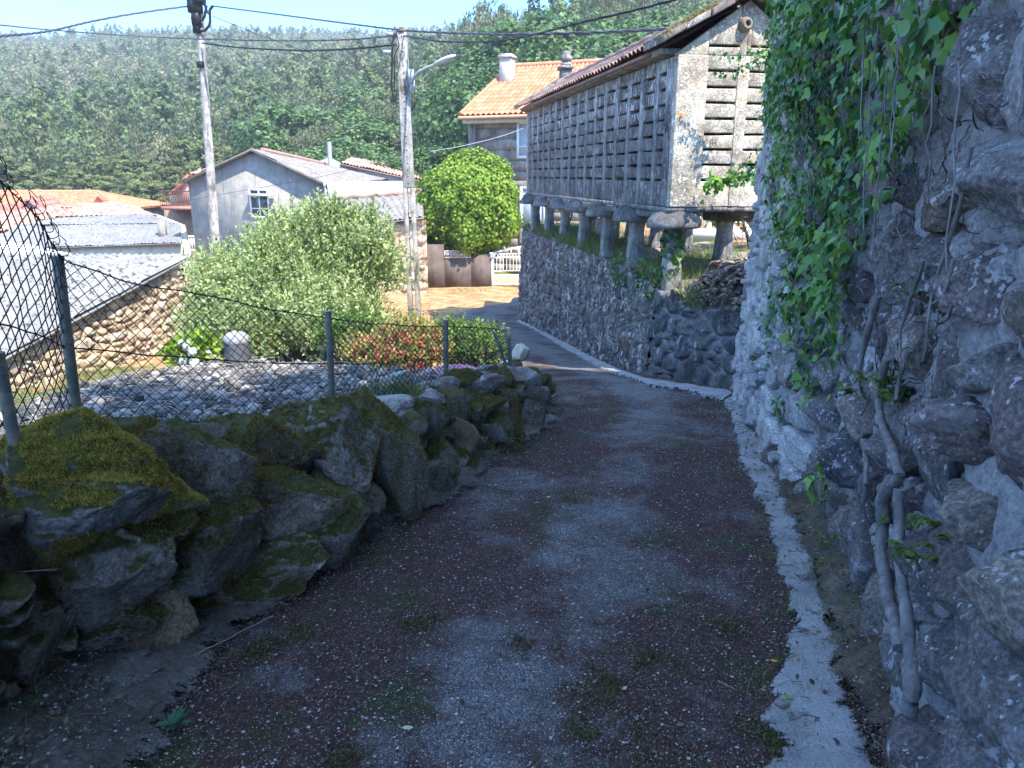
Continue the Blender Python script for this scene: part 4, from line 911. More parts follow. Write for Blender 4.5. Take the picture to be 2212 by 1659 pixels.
# stone shed with corrugated lean-to roof
sh = thing('stone_shed', 'yellowish rubble stone shed with a corrugated lean-to roof beside the lamp pole', 'shed', W(850, 560, 27)-(0, 0, 1))
a, b = W(798, 482, 26.6), W(915, 468, 26.6); c, d = W(912, 417, 31.), W(716, 431, 31.)
mb = MB(); tile_sheet(mb, a, b, c, d, .165, 1.6, .028, .02, .01, 'wave', 31, 6)
ro = mb.build('roof', CORR_TAN, sh)
mb = MB(); tube(mb, [d+(c-d)*t+np.array((0, 0, .06+.03*math.sin(t*30))) for t in np.linspace(0, 1, 20)], .14, 8, .4); mb.build('ridge_tiles', TILE_OLD, ro)
fr = a+(0, .3, 0); fr2 = b+(0, .3, 0)
mbs, _ = rubble([(fr[0]+.1, fr[1]), ((fr[0]+fr2[0])/2, (fr[1]+fr2[1])/2), (fr2[0]+.1, fr2[1])], lambda Q: np.full(len(Q), -2.7), lambda Q: np.interp(Q[:, 0], [fr[0], fr2[0]], [a[2]-.12, b[2]-.12]), .05, (.62, .42), .10, 51, -1, .6, .5, 0)
mbs.build('wall', MAT_YELLOW, sh, True)
mb = MB(); wallq(mb, d+(.4, .1, 0), a+(.15, .35, 0), -2.7, (d[2]-.15, a[2]-.15), .25); wallq(mb, d, c, -2.7, (d[2]-.2, c[2]-.2), .25); wallq(mb, fr+(.15, .12, 0), fr2+(0, .12, 0), -2.7, (a[2]-.2, b[2]-.2), .3); mb.build('side_wall', MAT_RUB, sh)

# garden wall, openwork blocks and white gate
gw = thing('garden_wall', 'stained, tree-shaded garden wall with openwork concrete blocks under the round green tree', 'wall', W(980, 614, 28.8))
a, b = W(903, 618, 28.2), W(1062, 614, 28.8)
mid = a+(b-a)*.36; mid2 = a+(b-a)*.72; gd = unit((b-a)[:2]); gn = np.array((-gd[1], gd[0]))
zt1, zt2, zt3 = W(930, 528, 28.4)[2], W(985, 557, 28.6)[2], W(985, 540, 28.6)[2]
mb = MB(); wallq(mb, a, mid, -2.7, zt1, .2, .2); wallq(mb, mid+(.003, 0, 0), mid2, -2.7, zt2, .2, .5); wallq(mb, mid2+(.003, 0, 0), b, -2.7, (zt2+.05, W(1055, 548, 28.8)[2]), .2, .7); mb.build('wall', BROWNR, gw)
nb = 4; L_ = np.linalg.norm((mid2-mid)[:2])/nb
for k in range(nb):
    mb = MB(); p0 = mid[:2]+gd*L_*k+gn*.03; s = L_*.98; h = zt3-zt2
    def bb(u0, v0, u1, v1, t=.03):
        du, dv = u1-u0, v1-v0; l = math.hypot(du, dv); c = p0+gd*(u0+u1)/2; box(mb, (c[0], c[1], zt2+(v0+v1)/2), (l, .12, t), 0, 0, 0, 0, np.array([(gd[0]*du/l, gd[1]*du/l, dv/l), (gn[0], gn[1], 0), (-gd[0]*dv/l, -gd[1]*dv/l, du/l)]))
    bb(0, .02, s, .02); bb(0, h-.02, s, h-.02); bb(.02, .04, .02, h-.04); bb(s-.02, .04, s-.02, h-.04); bb(.03, .03, s-.03, h-.03, .026); bb(.03, h-.03, s-.03, .03, .026); bb(s/2, .04, s/2, h-.04, .02); bb(.03, h/2, s-.03, h/2, .018)
    mb.build('openwork_block', WHITER, gw)
gate = thing('garden_gate', 'white barred metal gate beside the end of the terrace wall', 'gate', W(1094, 615, 28.9))
mb = MB(); g0, g1 = W(1066, 615, 28.9), W(1130, 613, 29.1); gz = lambda py: W(1094, py, 29)[2]
gdx = unit((g1-g0)[:2]); GWd = np.linalg.norm((g1-g0)[:2])
def gbar(u0, za, u1, zb_, t): p0 = np.array((*(g0[:2]+gdx*u0), za)); p1 = np.array((*(g0[:2]+gdx*u1), zb_)); tube(mb, [p0, p1], t, 6, 0, True)
for yy in (614, 594, 585, 556, 548): gbar(0, gz(yy), GWd, gz(yy), .020)
for u in (0, GWd): gbar(u, gz(615), u, gz(546), .028)
for k in range(1, 9): u = GWd*k/9; gbar(u, gz(585), u, gz(556), .012)
for k in range(1, 17): u = GWd*k/17; gbar(u, gz(614), u, gz(594), .011)
for k in range(10): u = GWd*k/10; gbar(u, gz(556), u+GWd/10, gz(548), .009); gbar(u+GWd/10, gz(556), u, gz(548), .009)
mb.build('leaf', plain('cream_paint', (.74, .72, .64), .5, .08), gate)
mb = MB(); tube(mb, [W(1063, 547, 29), W(1129, 532, 29.1)], .035, 6); tube(mb, [W(1104, 545, 29), W(1104, 538, 29)], .03, 6); tube(mb, [W(1120, 546, 29), W(1120, 534, 29)], .03, 6); mb.build('sloping_rail', WHITE, gate)
for p, h in ((W(1061, 616, 28.8), 1.4), (W(1132, 614, 29.1), 1.7)):
    mb = MB(); box(mb, p+np.array((0, .1, h/2-.15)), (.12, .18, h)); mb.build('gate_post', WHITE, gate)

# barn with the big corrugated roof on the left
bA, bB, bC = W(-330, 548, 18), W(420, 548, 18), W(0, 775, 12)
ba = thing('stone_barn', 'low stone barn under a wide spotted corrugated roof below the wire fence', 'barn', (-10.5, 15, -2.4))
ve = unit(bC-bB); bC2 = bB+ve*8.6; bD = bA+ve*8.6
mb = MB(); tile_sheet(mb, bD, bC2, bB, bA, .177, 1.9, .030, .03, .012, 'wave', 41, 8); mb.build('roof', CORR_NEAR, ba)
mbs, _ = rubble([(bC2[0]-.22, bC2[1]+.1), ((bC2[0]+bB[0])/2-.22, (bC2[1]+bB[1])/2), (bB[0]-.22, bB[1]-.3)], lambda Q: np.full(len(Q), -2.9), lambda Q: np.interp(Q[:, 1], [bC2[1], bB[1]], [bC2[2]-.1, bB[2]-.1]), .035, (.42, .17), .09, 53, -1, .7, .5, .02)
mbs.build('wall', MAT_YELLOW, ba, True)
for p, q, dy in ((bA, bB, -.3), (bD, bC2, .1)): mb = MB(); wallq(mb, p+(0, dy, 0), q+(-.3, dy, 0), -2.9, q[2]-.1, .3); mb.build('end_wall', MAT_RUB, ba)

# barn with cement and tile roof
cb = thing('barn', 'old barn whose roof is half cement sheet and half tile with a concrete stub', 'barn', W(240, 520, 40)-(0, 0, 2))
e0, e1 = W(-60, 540, 37), W(392, 524, 37); m0, m1 = W(40, 487, 40), W(388, 483, 41); t0, t1 = W(112, 446, 43.5), W(318, 458, 43.5)
mb = MB(); tile_sheet(mb, e0, e1, m1, m0, .18, 1.6, .022, .02, .05, 'wave', 61, 4)
tile_sheet(mb, m0+(0, 0, .01), m1+(0, 0, .01), W(318, 462, 43), W(130, 470, 41.5), .18, 1.6, .022, .02, .03, 'wave', 62, 4); cr = mb.build('cement_roof', CORR_GREY, cb)
mb = MB(); tile_sheet(mb, W(-60, 520, 39.), W(130, 469, 41.6), t0, W(-60, 470, 43.), .24, .45, .05, .03, .06, seed=64); tile_sheet(mb, W(128, 469, 41.6), W(340, 466, 43.), t1, t0, .24, .45, .05, .03, .06, seed=63); tile_sheet(mb, t0+(0, .0, -.03), t1+(0, 0, -.03), W(300, 448, 45), W(240, 436, 45), .24, .45, .05, .03, .05, seed=65); mb.build('tile_roof', TILE_OLD, cb)
mb = MB(); q = W(352, 506, 38.5); box(mb, q+np.array((0, 0, .2)), (.36, .36, 1.1), .2, .01); mb.build('chimney_stub', GREYR, cr)
mb = MB(); wallq(mb, e0+(0, .3, 0), e1+(-.2, .3, 0), -4.4, (e0[2]-.1, e1[2]-.1), .3); wallq(mb, e1+(-.05, .3, 0), m1+(-.05, 0, 0), -4.4, (e1[2]-.1, m1[2]-.05), .3); wallq(mb, m1+(-.06, .1, 0), t1+(.2, 0, 0), -4.4, (m1[2]-.1, t1[2]-.1), .3); mb.build('wall', CREAM, cb)
# white sheet roof at the very left
ws = thing('lean_to', 'small lean-to with a white sheet roof in front of the old barn', 'shed', W(40, 545, 30)-(0, 0, 1))
a, b, c, d = W(-90, 560, 29), W(150, 548, 29), W(60, 527, 31.5), W(-90, 512, 31.5)
mb = MB(); tile_sheet(mb, a, b, c, d, .2, 2.5, .012, .01, 0, 'wave', 71, 4); mb.build('roof', WHITE, ws)
mb = MB(); wallq(mb, a+(0, .2, 0), b+(-.2, .2, 0), -3.6, a[2]-.08, .2); mb.build('wall', CREAM, ws)

# red roofed house, far left
rh = thing('farmhouse', 'farmhouse with a broad bright orange hipped roof in front of the pines', 'house', W(120, 470, 60)-(0, 0, 3))
a, b, c, d = W(-150, 470, 56), W(262, 452, 57), W(212, 414, 62), W(-150, 414, 62); bk_ = np.array((0, 9., 0))
mb = MB(); tile_sheet(mb, a, b, c, d, .26, .5, .05, .03, 0, seed=81); tile_sheet(mb, b, b+bk_, c+(0, .05, 0), c, .26, .5, .05, .03, 0, seed=82); tile_sheet(mb, b+bk_, a+bk_, d, c, .26, .5, .05, .03, 0, seed=83)
tube(mb, [d, c], .14, 8, .5); tube(mb, [b, c], .14, 8, .5); ro = mb.build('roof', TILE_ORANGE, rh)
q = W(213, 440, 58); mb = MB(); p = [q+np.array((-.75, 0, -.25)), q+np.array((.75, 0, -.25)), q+np.array((0, 0, .55))]
mb.add(p+[x+np.array((0, 2.4, .1)) for x in p], [(0, 1, 4, 3), (1, 2, 5, 4), (2, 0, 3, 5)], .4); mb.more_faces([(0, 1, 2), (3, 5, 4)]); mb.build('dormer', TILE_ORANGE, ro)
mb = MB(); wallq(mb, a+(0, .6, 0), b+(-.6, .6, 0), -6, a[2]-.15, .3); wallq(mb, b+(-.6, .6, 0), b+bk_+(-.6, -.6, 0), -6, b[2]-.15, .3); mb.build('wall', CREAM, rh)
sg = thing('outbuilding', 'small outbuilding with brown red roof and grey gable left of the old barn', 'outbuilding', W(60, 470, 50)-(0, 0, 3))
a, ap, b = W(28, 476, 48), W(64, 430, 48.5), W(112, 466, 48)
mb = MB(); gable_wall(mb, a, ap, b, -5, .3, (0, 1, 0)); mb.build('wall', GREYR, sg)
mb = MB(); f = np.array((0, -.3, .08)); bb_ = np.array((-3.5, 8, 0)); tile_sheet(mb, b+f+(b-ap)*.1, b+bb_, ap+bb_, ap+f, .25, .5, .05, .03, .04, seed=91); tile_sheet(mb, a+bb_, a+f+(a-ap)*.1, ap+f, ap+bb_, .25, .5, .05, .03, .04, seed=92); mb.build('roof', TILE_RED, sg)
mb = MB(); tile_sheet(mb, W(-90, 505, 44), W(110, 478, 46), W(60, 440, 49), W(-90, 440, 49), .25, .5, .05, .03, .05, seed=94); o = mb.build('front_roof', TILE_RED, sg)
# house with balcony
bh = thing('house', 'salmon house with an iron railed balcony over a brown stone ground floor', 'house', W(390, 500, 50)-(0, 0, 3))
q0, q1 = W(364, 452, 49.5), W(440, 452, 49.5)
mb = MB(); wallq(mb, W(370, 452, 51), W(440, 452, 51), q0[2], (W(370, 425, 51)[2], W(405, 384, 51)[2]+.6), .3); mb.build('upper_wall', SALMON, bh)
mb = MB(); f0 = W(366, 421, 50.3); f1 = W(405, 376, 50.6); tile_sheet(mb, f0+(0, 0, .05), f0+(-.2, 5, .05), f1+(-.2, 5, .1), f1, .25, .5, .05, .03, 0, seed=95); tile_sheet(mb, f1, f1+(2.6, 0, -.1), f1+(2.6, 5, .5), f1+(0, 5, .6), .25, .5, .05, .03, 0, seed=96); mb.build('roof', TILE_ORANGE, bh)
mb = MB(); s0, s1 = W(348, 453, 49), W(442, 453, 49); hexa(mb, [tuple(p+np.array((0, dy, dz))) for dz in (-.02, .2) for p, dy in ((s0, 0), (s1, 0), (s1, 2), (s0, 2))]); mb.build('balcony_slab', plain('red_oxide', (.42, .17, .11), .8), bh)
mb = MB(); hb = .95
for k in range(24): p = s0+(s1-s0)*k/23; tube(mb, [p+(0, .05, .2), p+(0, .05, .2+hb)], .022, 4, 0, False)
for h in (.3, .2+hb): tube(mb, [s0+(0, .05, h), s1+(0, .05, h)], .035, 4)
mb.build('railing', plain('brown_iron', (.10, .055, .045), .6), bh)
mb = MB(); wallq(mb, W(362, 520, 50.5), W(440, 520, 50.5), -5.5, s0[2]-.02, .3); mb.build('lower_wall', plain('brown_stone', (.32, .21, .14), .9, .35, 5, 0, .02), bh)
wb = thing('balustrade', 'short white balustrade between the old barn and the grey house', 'balustrade', W(410, 540, 42))
mb = MB(); p0, p1 = W(392, 542, 42), W(428, 540, 42); hh = W(410, 511, 42)[2]-W(410, 541, 42)[2]
for k in range(7): p = p0+(p1-p0)*k/6; box(mb, p+np.array((0, 0, hh/2)), (.1, .1, hh))
box(mb, (p0+p1)/2+np.array((0, 0, hh)), (1.15, .16, .08)); box(mb, (p0+p1)/2, (1.15, .16, .08)); mb.build('rail', WHITE, wb)

# =============================== poles, lamp, cables
CONC = stonemat('pole_concrete', [(.34, .315, .275), (.37, .345, .30)], .35, None, 0, .4, 60, 1.2, .006, .9, (.5, .47, .4), 2.)
pb, pt = W(897, 705, 18), W(868, 70, 18); up_ = pole = thing('utility_pole', 'square concrete pole with ladder openings and a lamp arm beside the bend', 'utility pole', pb)
mb = MB(); hgt = pt[2]-pb[2]
def pole_pt(z): return pb+(pt-pb)*((z-pb[2])/hgt)
zof = lambda py: pb[2]+(W(880, py, 18)[2]-pb[2])
def pbox(u0, u1, za, zb_, dep=.2):
    q = []
    for z in (za, zb_):
        c = pole_pt(z); f = 1-.28*(z-pb[2])/hgt
        q += [(c[0]+u0*f, c[1]-dep/2*f, z), (c[0]+u1*f, c[1]-dep/2*f, z), (c[0]+u1*f, c[1]+dep/2*f, z), (c[0]+u0*f, c[1]+dep/2*f, z)]
    hexa(mb, q, .5)
zs = [zof(y) for y in (705, 692, 667, 661, 617, 610, 566, 561, 514, 508, 461, 455, 406)]; zs[0] = pb[2]-.4
pbox(-.155, -.042, zs[0], zs[-1]); pbox(.042, .155, zs[0], zs[-1])
for a, b in zip(zs[0::2], zs[1::2]): pbox(-.041, .041, a+.002, b)
pbox(-.155, .155, zs[-1]+.002, pt[2])
o = mb.build('shaft', CONC, pole); soft(o, .012)
HOLE_SHADE = plain('hole_shade', (.03, .028, .026), .9)  # near-black discs on the shaft face paint in the shade of step holes
for k in range(22):
    z = zs[-1]+.1+k*(pt[2]-zs[-1]-.2)/21; c = pole_pt(z); f = 1-.28*(z-pb[2])/hgt
    mb = MB(); tube(mb, [(c[0], c[1]-.1*f-.001, z), (c[0], c[1]-.1*f-.004, z)], .016, 8); mb.build('step_hole_shade', HOLE_SHADE, pole)
BLK = plain('black_cable', (.018, .018, .020), .5); BLUEC = plain('weathered_cable', (.07, .07, .085), .5); PALEC = plain('pale_cable', (.35, .36, .38), .5)
mb = MB(); c = pole_pt(pt[2]-.15)
tube(mb, [c+(-.14, -.14, .1), c+(-.20, -.16, -.1), c+(-.22, -.16, -.5), c+(-.26, -.14, -.9), c+(-.24, -.14, -1.25)], .022, 6); tube(mb, [c+(-.1, -.15, .12), c+(-.05, -.16, -.15), c+(-.16, -.16, -.35), c+(-.2, -.15, -1.1)], .014, 6)
tube(mb, [c+(-.24, -.14, -1.25), c+(-.24, -.14, -1.33)], .05, 8); mb.build('cable_drop', BLK, pole)
for o_, s_ in (((-.32, -.12, -.27), (.2, .07, .07)), ((-.26, -.1, .1), (.14, .06, .06))): mb = MB(); box(mb, c+np.array(o_), s_); mb.build('clamp', PALEC, pole)
mb = MB(); lathe(mb, c+np.array((0, 0, .15)), [(.10, 0), (.12, .03), (.05, .06), (.07, .1), (0, .12)], 10); mb.build('pole_cap', plain('rust_cap', (.12, .08, .06), .8), pole)
lamp = thing('street_lamp', 'pale grey street lamp on a curved arm fixed to the concrete pole', 'street lamp', W(890, 172, 17.8))
ALU = plain('galvanised', (.42, .43, .44), .45, .12, 8, .5)
mb = MB(); arm = [W(*q) for q in [(889, 178, 17.8), (895, 165, 17.7), (905, 155, 17.6), (922, 146, 17.5), (945, 138, 17.35)]]
ti = np.linspace(0, 4, 24); arm = np.stack([np.interp(ti, range(5), [p[k] for p in arm]) for k in range(3)], -1); tube(mb, arm, .034, 8); mb.build('arm', ALU, lamp, True)
mb = MB(); h0, h1 = W(938, 140, 17.4), W(987, 121, 17.05); t = np.linspace(0, 1, 9); w_ = np.array([.05, .085, .10, .115, .12, .125, .12, .10, .05]); ax = unit(h1-h0); sd = unit(np.cross(ax, (0, 0, 1))); upv = np.cross(sd, ax)
th = np.arange(12)*2*math.pi/12; V = []
for f, w in zip(t, w_):
    c = h0+(h1-h0)*f; V.append(c+w*np.cos(th)[:, None]*sd+(.55*w*np.where(np.sin(th) > 0, np.sin(th), .6*np.sin(th)))[:, None]*upv)
mb.add(np.array(V).reshape(-1, 3), gridfaces(12, 9, True)); hd = mb.build('lamp_head', plain('lamp_shell', (.55, .56, .56), .45), lamp, True)
mb = MB(); V = []
for f, w in zip(np.linspace(.3, .93, 5), (.07, .09, .095, .085, .04)):
    c = h0+(h1-h0)*f-upv*.028; V.append(c+w*np.cos(th)[:, None]*sd+(.3*w*np.sin(th))[:, None]*upv)
mb.add(np.array(V).reshape(-1, 3), gridfaces(12, 5, True)); mb.build('lens', CURT, hd, True)
mb = MB(); box(mb, W(888, 166, 17.85), (.12, .12, .3)); box(mb, W(891, 182, 17.85), (.10, .1, .3)); tube(mb, [W(893, 188, 17.8), W(892, 203, 17.8)], .012, 5); mb.build('bracket', PALEC, lamp)

pl, plt_ = W(470, 600, 26), W(426, -30, 26)
lp = thing('utility_pole', 'tall round weathered pole carrying bundled cables in front of the grey house', 'utility pole', pl)
mb = MB(); tube(mb, np.linspace(pl-(0, 0, .4), plt_, 12), np.linspace(.165, .115, 12), 14); mb.build('shaft', CONC, lp, True)
mb = MB(); s_ = 26/FOC*1.06
def lpt(px, py, dy=-.16): return W(px, py, 26+dy)
box(mb, lpt(421, 12), (.42, .2, .42)); box(mb, lpt(424, 38), (.24, .18, .5)); box(mb, lpt(431, 0), (.3, .3, .25)); box(mb, lpt(424, 55), (.2, .16, .45))
for p in ([(408, 13), (415, 20), (419, 40)], [(460, 12), (453, 22), (454, 45), (452, 55), (443, 66), (432, 67), (420, 60), (415, 45), (416, 25)], [(446, 12), (442, 35), (437, 44), (428, 42), (420, 38)], [(441, 5), (447, 25), (452, 30)], [(418, 40), (419, 55), (428, 66)], [(405, 14), (412, 17), (420, 18)]):
    q = np.array([lpt(*a) for a in p]); t = np.linspace(0, len(q)-1, 5*len(q)); tube(mb, np.stack([np.interp(t, range(len(q)), q[:, k]) for k in range(3)], -1), .042, 6)
mb.build('cable_junction', BLK, lp)
mb = MB(); box(mb, lpt(433, 139, -.15), (.22, .08, .18)); mb.build('dark_plate', BLK, lp)
def cable(name, label, pts, rad, mat, twist=0, group='overhead cables'):
    """pts: pixel x, y, distance"""
    rad *= .75; P = np.array([W(*p) for p in pts])
    # smooth curve through the points (Catmull-Rom)
    out = []; Pp = np.vstack((2*P[0]-P[1], P, 2*P[-1]-P[-2]))
    for i in range(len(P)-1):
        for f in np.linspace(0, 1, 16, endpoint=(i == len(P)-2)):
            a, b, c, d = Pp[i:i+4]; out.append(.5*((2*b)+(c-a)*f+(2*a-5*b+4*c-d)*f*f+(3*b-3*c+d-a)*f**3))
    out = np.array(out); mb = MB()
    if twist:
        t = np.linspace(0, 1, len(out)*6); i = t*(len(out)-1); C_ = np.stack([np.interp(i, range(len(out)), out[:, k]) for k in range(3)], -1)
        L = np.r_[0, np.cumsum(np.linalg.norm(np.diff(C_, axis=0), axis=1))]*twist
        for ph in (0, 2.1, 4.2): tube(mb, C_+rad*.7*np.stack((np.cos(L+ph)*.5, np.cos(L+ph)*.5, np.sin(L+ph)), -1), rad*.62, 5, 0, False)
    else: tube(mb, out, rad, 5)
    return tag(mb.build(name, mat, None, True), label, 'cable', group)
cable('power_cable', 'twisted cable from the round pole rising past the upper left of the view', [(-60, 88, 15), (0, 78, 17), (100, 68, 20), (204, 45, 23), (300, 28, 24.5), (408, 13, 25.9)], .032, BLUEC, 5)
cable('power_cable', 'long cable crossing the round pole low and ending at the top of the concrete pole', [(-60, 47, 20), (0, 54, 21), (102, 64, 23), (250, 75, 25), (423, 84, 25.7), (622, 88, 22), (760, 85, 19.5), (862, 76, 18)], .022, BLUEC, 4)
cable('power_cable', 'thick twisted cable from the round pole to the eaves over the granary', [(460, 13, 25.9), (622, 34, 23), (760, 52, 20.5), (880, 66, 18), (1000, 72, 16), (1106, 74, 14), (1290, 70, 12.5), (1440, 63, 11)], .024, BLUEC, 5)
cable('power_cable', 'dark sagging cable between the round pole and the lower clamp of the concrete pole', [(437, 93, 25.8), (520, 103, 24), (620, 108, 22), (690, 109, 20.5), (780, 104, 19), (852, 97, 18)], .026, BLK, 6)
cable('power_cable', 'cable climbing from the concrete pole out over the granary roof', [(870, 77, 18), (940, 88, 16), (1010, 91, 14.5), (1106, 85, 13), (1250, 50, 11), (1380, 20, 10), (1520, -18, 9)], .017, BLK, 6)
cable('phone_wire', 'thin wire slanting down across the forest right of the round pole', [(460, 35, 25.9), (560, 75, 29), (680, 118, 33), (780, 150, 37), (880, 170, 41)], .016, BLK)
cable('phone_wire', 'thin wire slung low across the front of the grey house', [(380, 438, 30), (500, 416, 30.5), (622, 395, 31), (700, 380, 31.5), (790, 358, 32)], .010, BLK)
cable('phone_wire', 'pale thin wire strung from the trees to the window of the stone house', [(930, 327, 30), (1000, 315, 31), (1080, 295, 32), (1145, 272, 32.6)], .014, PALEC)
# =============================== trees and plants
BARK = plain('bark', (.11, .085, .065), .95, .4, 8, 0, .02); BARKP = plain('pale_bark', (.32, .28, .23), .9, .35, 6, 0, .01)
L_OAK = leafmat('oak_leaves', [(.026, .055, .018), (.05, .10, .028), (.08, .15, .04), (.12, .2, .055)], .3, .5, .35)
L_PINE = leafmat('pine_needles', [(.06, .085, .028), (.10, .135, .04), (.15, .19, .055), (.21, .24, .08)], .25, .6, .4)
L_EUC = leafmat('gum_leaves', [(.05, .065, .03), (.09, .115, .048), (.135, .16, .065), (.19, .205, .09)], .3, .5, .4)
L_LIME = leafmat('bright_leaves', [(.06, .13, .012), (.11, .21, .018), (.18, .30, .025), (.28, .37, .05)], .35, .5, 1.2, .2)
L_OLIVE = leafmat('silvery_leaves', [(.13, .18, .05), (.23, .30, .09), (.33, .41, .14), (.46, .53, .24)], .4, .5, 1.)
L_IVY = leafmat('ivy_leaves', [(.018, .075, .028), (.03, .12, .04), (.055, .17, .05), (.09, .23, .045), (.16, .30, .04)], .3, .4, 1.5, .3)
L_GRASS = leafmat('grass_blades', [(.05, .09, .02), (.09, .15, .03), (.15, .2, .05), (.25, .24, .09)], .3, .7, 2.)
def crown_clusters(n, rx_, rz_, cz, shell=.55, lump=.25, seed=0):
    d = rdir(n); r = (shell+(1-shell)*rng.random(n)**.6); P = d*r[:, None]*np.array((rx_, rx_, rz_)); P = P*(1+lump*fbm(d*1.7+seed, 3, seed))[:, None]
    return P+np.array((0, 0, cz)), d
def fill(mb, C, D, per, rad, size, shape, out=.6, wid=.9, droop=0., flat=1.):
    n = len(C)*per; c = np.repeat(C, per, 0); d = np.repeat(D, per, 0)
    off = rdir(n)*(rng.random(n)**.45)[:, None]*np.array((1, 1, flat)); rr = np.repeat(np.broadcast_to(rad, (len(C),)), per)
    P = c+off*rr[:, None]; N = unit(off*.6+d*out+rdir(n)*.55+np.array((0, 0, .25))); T = unit(np.cross(N, rdir(n))+np.array((0, 0, -droop)))
    leaves(mb, P, T, N, size*rng.uniform(.65, 1.3, n), shape, wid)
def limb(mb, a, b, r0, r1, bend=.15, n=7):
    a, b = np.array(a, float), np.array(b, float); t = np.linspace(0, 1, n); L = np.linalg.norm(b-a)
    off = np.cumsum(rng.normal(0, bend*L/n, (n, 3)), 0); off -= t[:, None]*off[-1]
    tube(mb, a+(b-a)*t[:, None]+off, r0+(r1-r0)*t, 6)
def proto(kind, seed):
    global rng
    keep = rng; rng = np.random.default_rng(seed*31+{'oak': 1, 'pine': 2, 'gum': 3}[kind]); tr, cr = MB(), MB()
    if kind == 'oak':
        C, D = crown_clusters(75, 3.4, 3.1, 5.6, .45, .35, seed); limb(tr, (0, 0, -.6), (.2, 0, 4.5), .30, .16)
        for i in rng.choice(75, 16, False): limb(tr, (.1, 0, rng.uniform(2, 4.5)), C[i]*.92, .10, .02)
        fill(cr, C, D, 120, rng.uniform(.55, 1.15, 75), .27, LEAF)
    elif kind == 'pine':
        limb(tr, (0, 0, -.6), (.15, .1, 9.3), .17, .03, .05)
        for k in range(46):
            z = 2.4+7.0*(k/46)**.9; L = (2.5*(1-((z-2.4)/7.6)**1.4)+.35)*rng.uniform(.7, 1.15); a = rng.uniform(0, 6.28); d = np.array((math.cos(a), math.sin(a), rng.uniform(.05, .5)))
            e_ = np.array((.1, .05, z))+d*L; limb(tr, (.1, .05, z), e_, .035, .01, .1, 5)
            t = rng.uniform(.45, 1.05, 5)[:, None]; C = np.array((.1, .05, z))+d*L*t+rng.normal(0, .12, (5, 3))
            fill(cr, C, np.tile(unit(d+(0, 0, .6)), (5, 1)), 30, .36, .30, LANCE, .9, 1.6, -.2, .7)
    else:
        limb(tr, (0, 0, -.6), (.3, .1, 10.4), .16, .03, .08, 10)
        for k in range(22):
            z = rng.uniform(4.0, 10.5); a = rng.uniform(0, 6.28); L = rng.uniform(.9, 2.1)*(1.15-.5*(z-4)/6.5); e_ = np.array((.2+L*math.cos(a), L*math.sin(a), z+L*rng.uniform(.3, 1.)))
            limb(tr, (.2*z/10, .03, z-.6), e_, .045, .012, .12, 5)
            C = e_+rng.normal(0, .42, (5, 3)); fill(cr, C, unit(C-np.array((.2, 0, z-.5))), 44, .48, .30, LANCE, .4, 1.5, .9)
    rng = keep
    return tr, cr
PROTO = {}
for kind, names, n in (('oak', ('oak_tree', BARK, L_OAK), 4), ('pine', ('pine_tree', BARK, L_PINE), 3), ('gum', ('gum_tree', BARKP, L_EUC), 3)):
    PROTO[kind] = []
    for k in range(n):
        tr, cr = proto(kind, k+1); PROTO[kind].append((tr.mesh('trunk', names[1], True), cr.mesh('crown', names[2]), cr.arrays()[0][:, 2].max()))
def plant_tree(kind, x, y, h, label, group, wide=1., k=None, zb=None, cat='tree', name=None):
    zb = float(terr(np.array([x]), np.array([y]))[0]) if zb is None else zb
    tr, cr, hh = PROTO[kind][random.randrange(len(PROTO[kind])) if k is None else k]; s = h/hh
    o = thing(name or {'oak': 'oak_tree', 'pine': 'pine_tree', 'gum': 'gum_tree'}[kind], label, cat, (x, y, zb), group)
    o.rotation_euler = (0, 0, random.uniform(0, 6.28)); o.scale = (s*wide, s*wide, s)
    for nm, me in (('trunk', tr), ('crown', cr)):
        c = bpy.data.objects.new(nm, me); COL.objects.link(c); c.parent = o
    return o
def at_top(kind, px, py, Y, label, group, wide=1., minh=4., jit=True):
    p = W(px, py, Y); zb = float(terr(p[:1], p[1:2])[0]); return plant_tree(kind, p[0], Y, max(minh, p[2]-zb), label, group, wide, None, zb)
for i, (px, py, Y) in enumerate([(10, 335, 74), (58, 350, 70), (108, 362, 72), (160, 350, 76), (212, 336, 78), (258, 325, 74), (302, 335, 71), (345, 305, 77), (395, 290, 79), (442, 296, 76), (498, 305, 72), (556, 300, 74), (598, 325, 70), (140, 395, 67), (232, 388, 66), (288, 380, 66), (328, 370, 67), (30, 395, 66), (80, 400, 66), (370, 350, 68), (420, 345, 68), (470, 350, 66), (190, 375, 68), (520, 345, 67)]):
    at_top('pine', px, py, Y, 'green pine among those behind the tiled village roofs, below the hill' if i < 13 else 'low spreading pine at the edge of the wood right behind the roofs', 'pines behind the village', 1.25)
for i, (px, py, Y) in enumerate([(612, 215, 72), (640, 195, 76), (688, 165, 80), (735, 182, 78), (775, 165, 82), (815, 190, 76), (850, 172, 80), (905, 185, 74), (945, 152, 78), (985, 172, 70), (660, 250, 66), (720, 240, 68), (790, 245, 66), (850, 258, 64), (935, 235, 62), (590, 260, 70), (760, 215, 72), (880, 225, 70), (630, 290, 62)]):
    at_top('gum' if i % 4 else 'oak', px, py, Y, 'olive green gum tree in the clump left of the concrete lamp pole' if i % 4 else 'rounded darker tree within the gum clump left of the lamp pole', 'trees in the clump left of the lamp pole', 1.35)
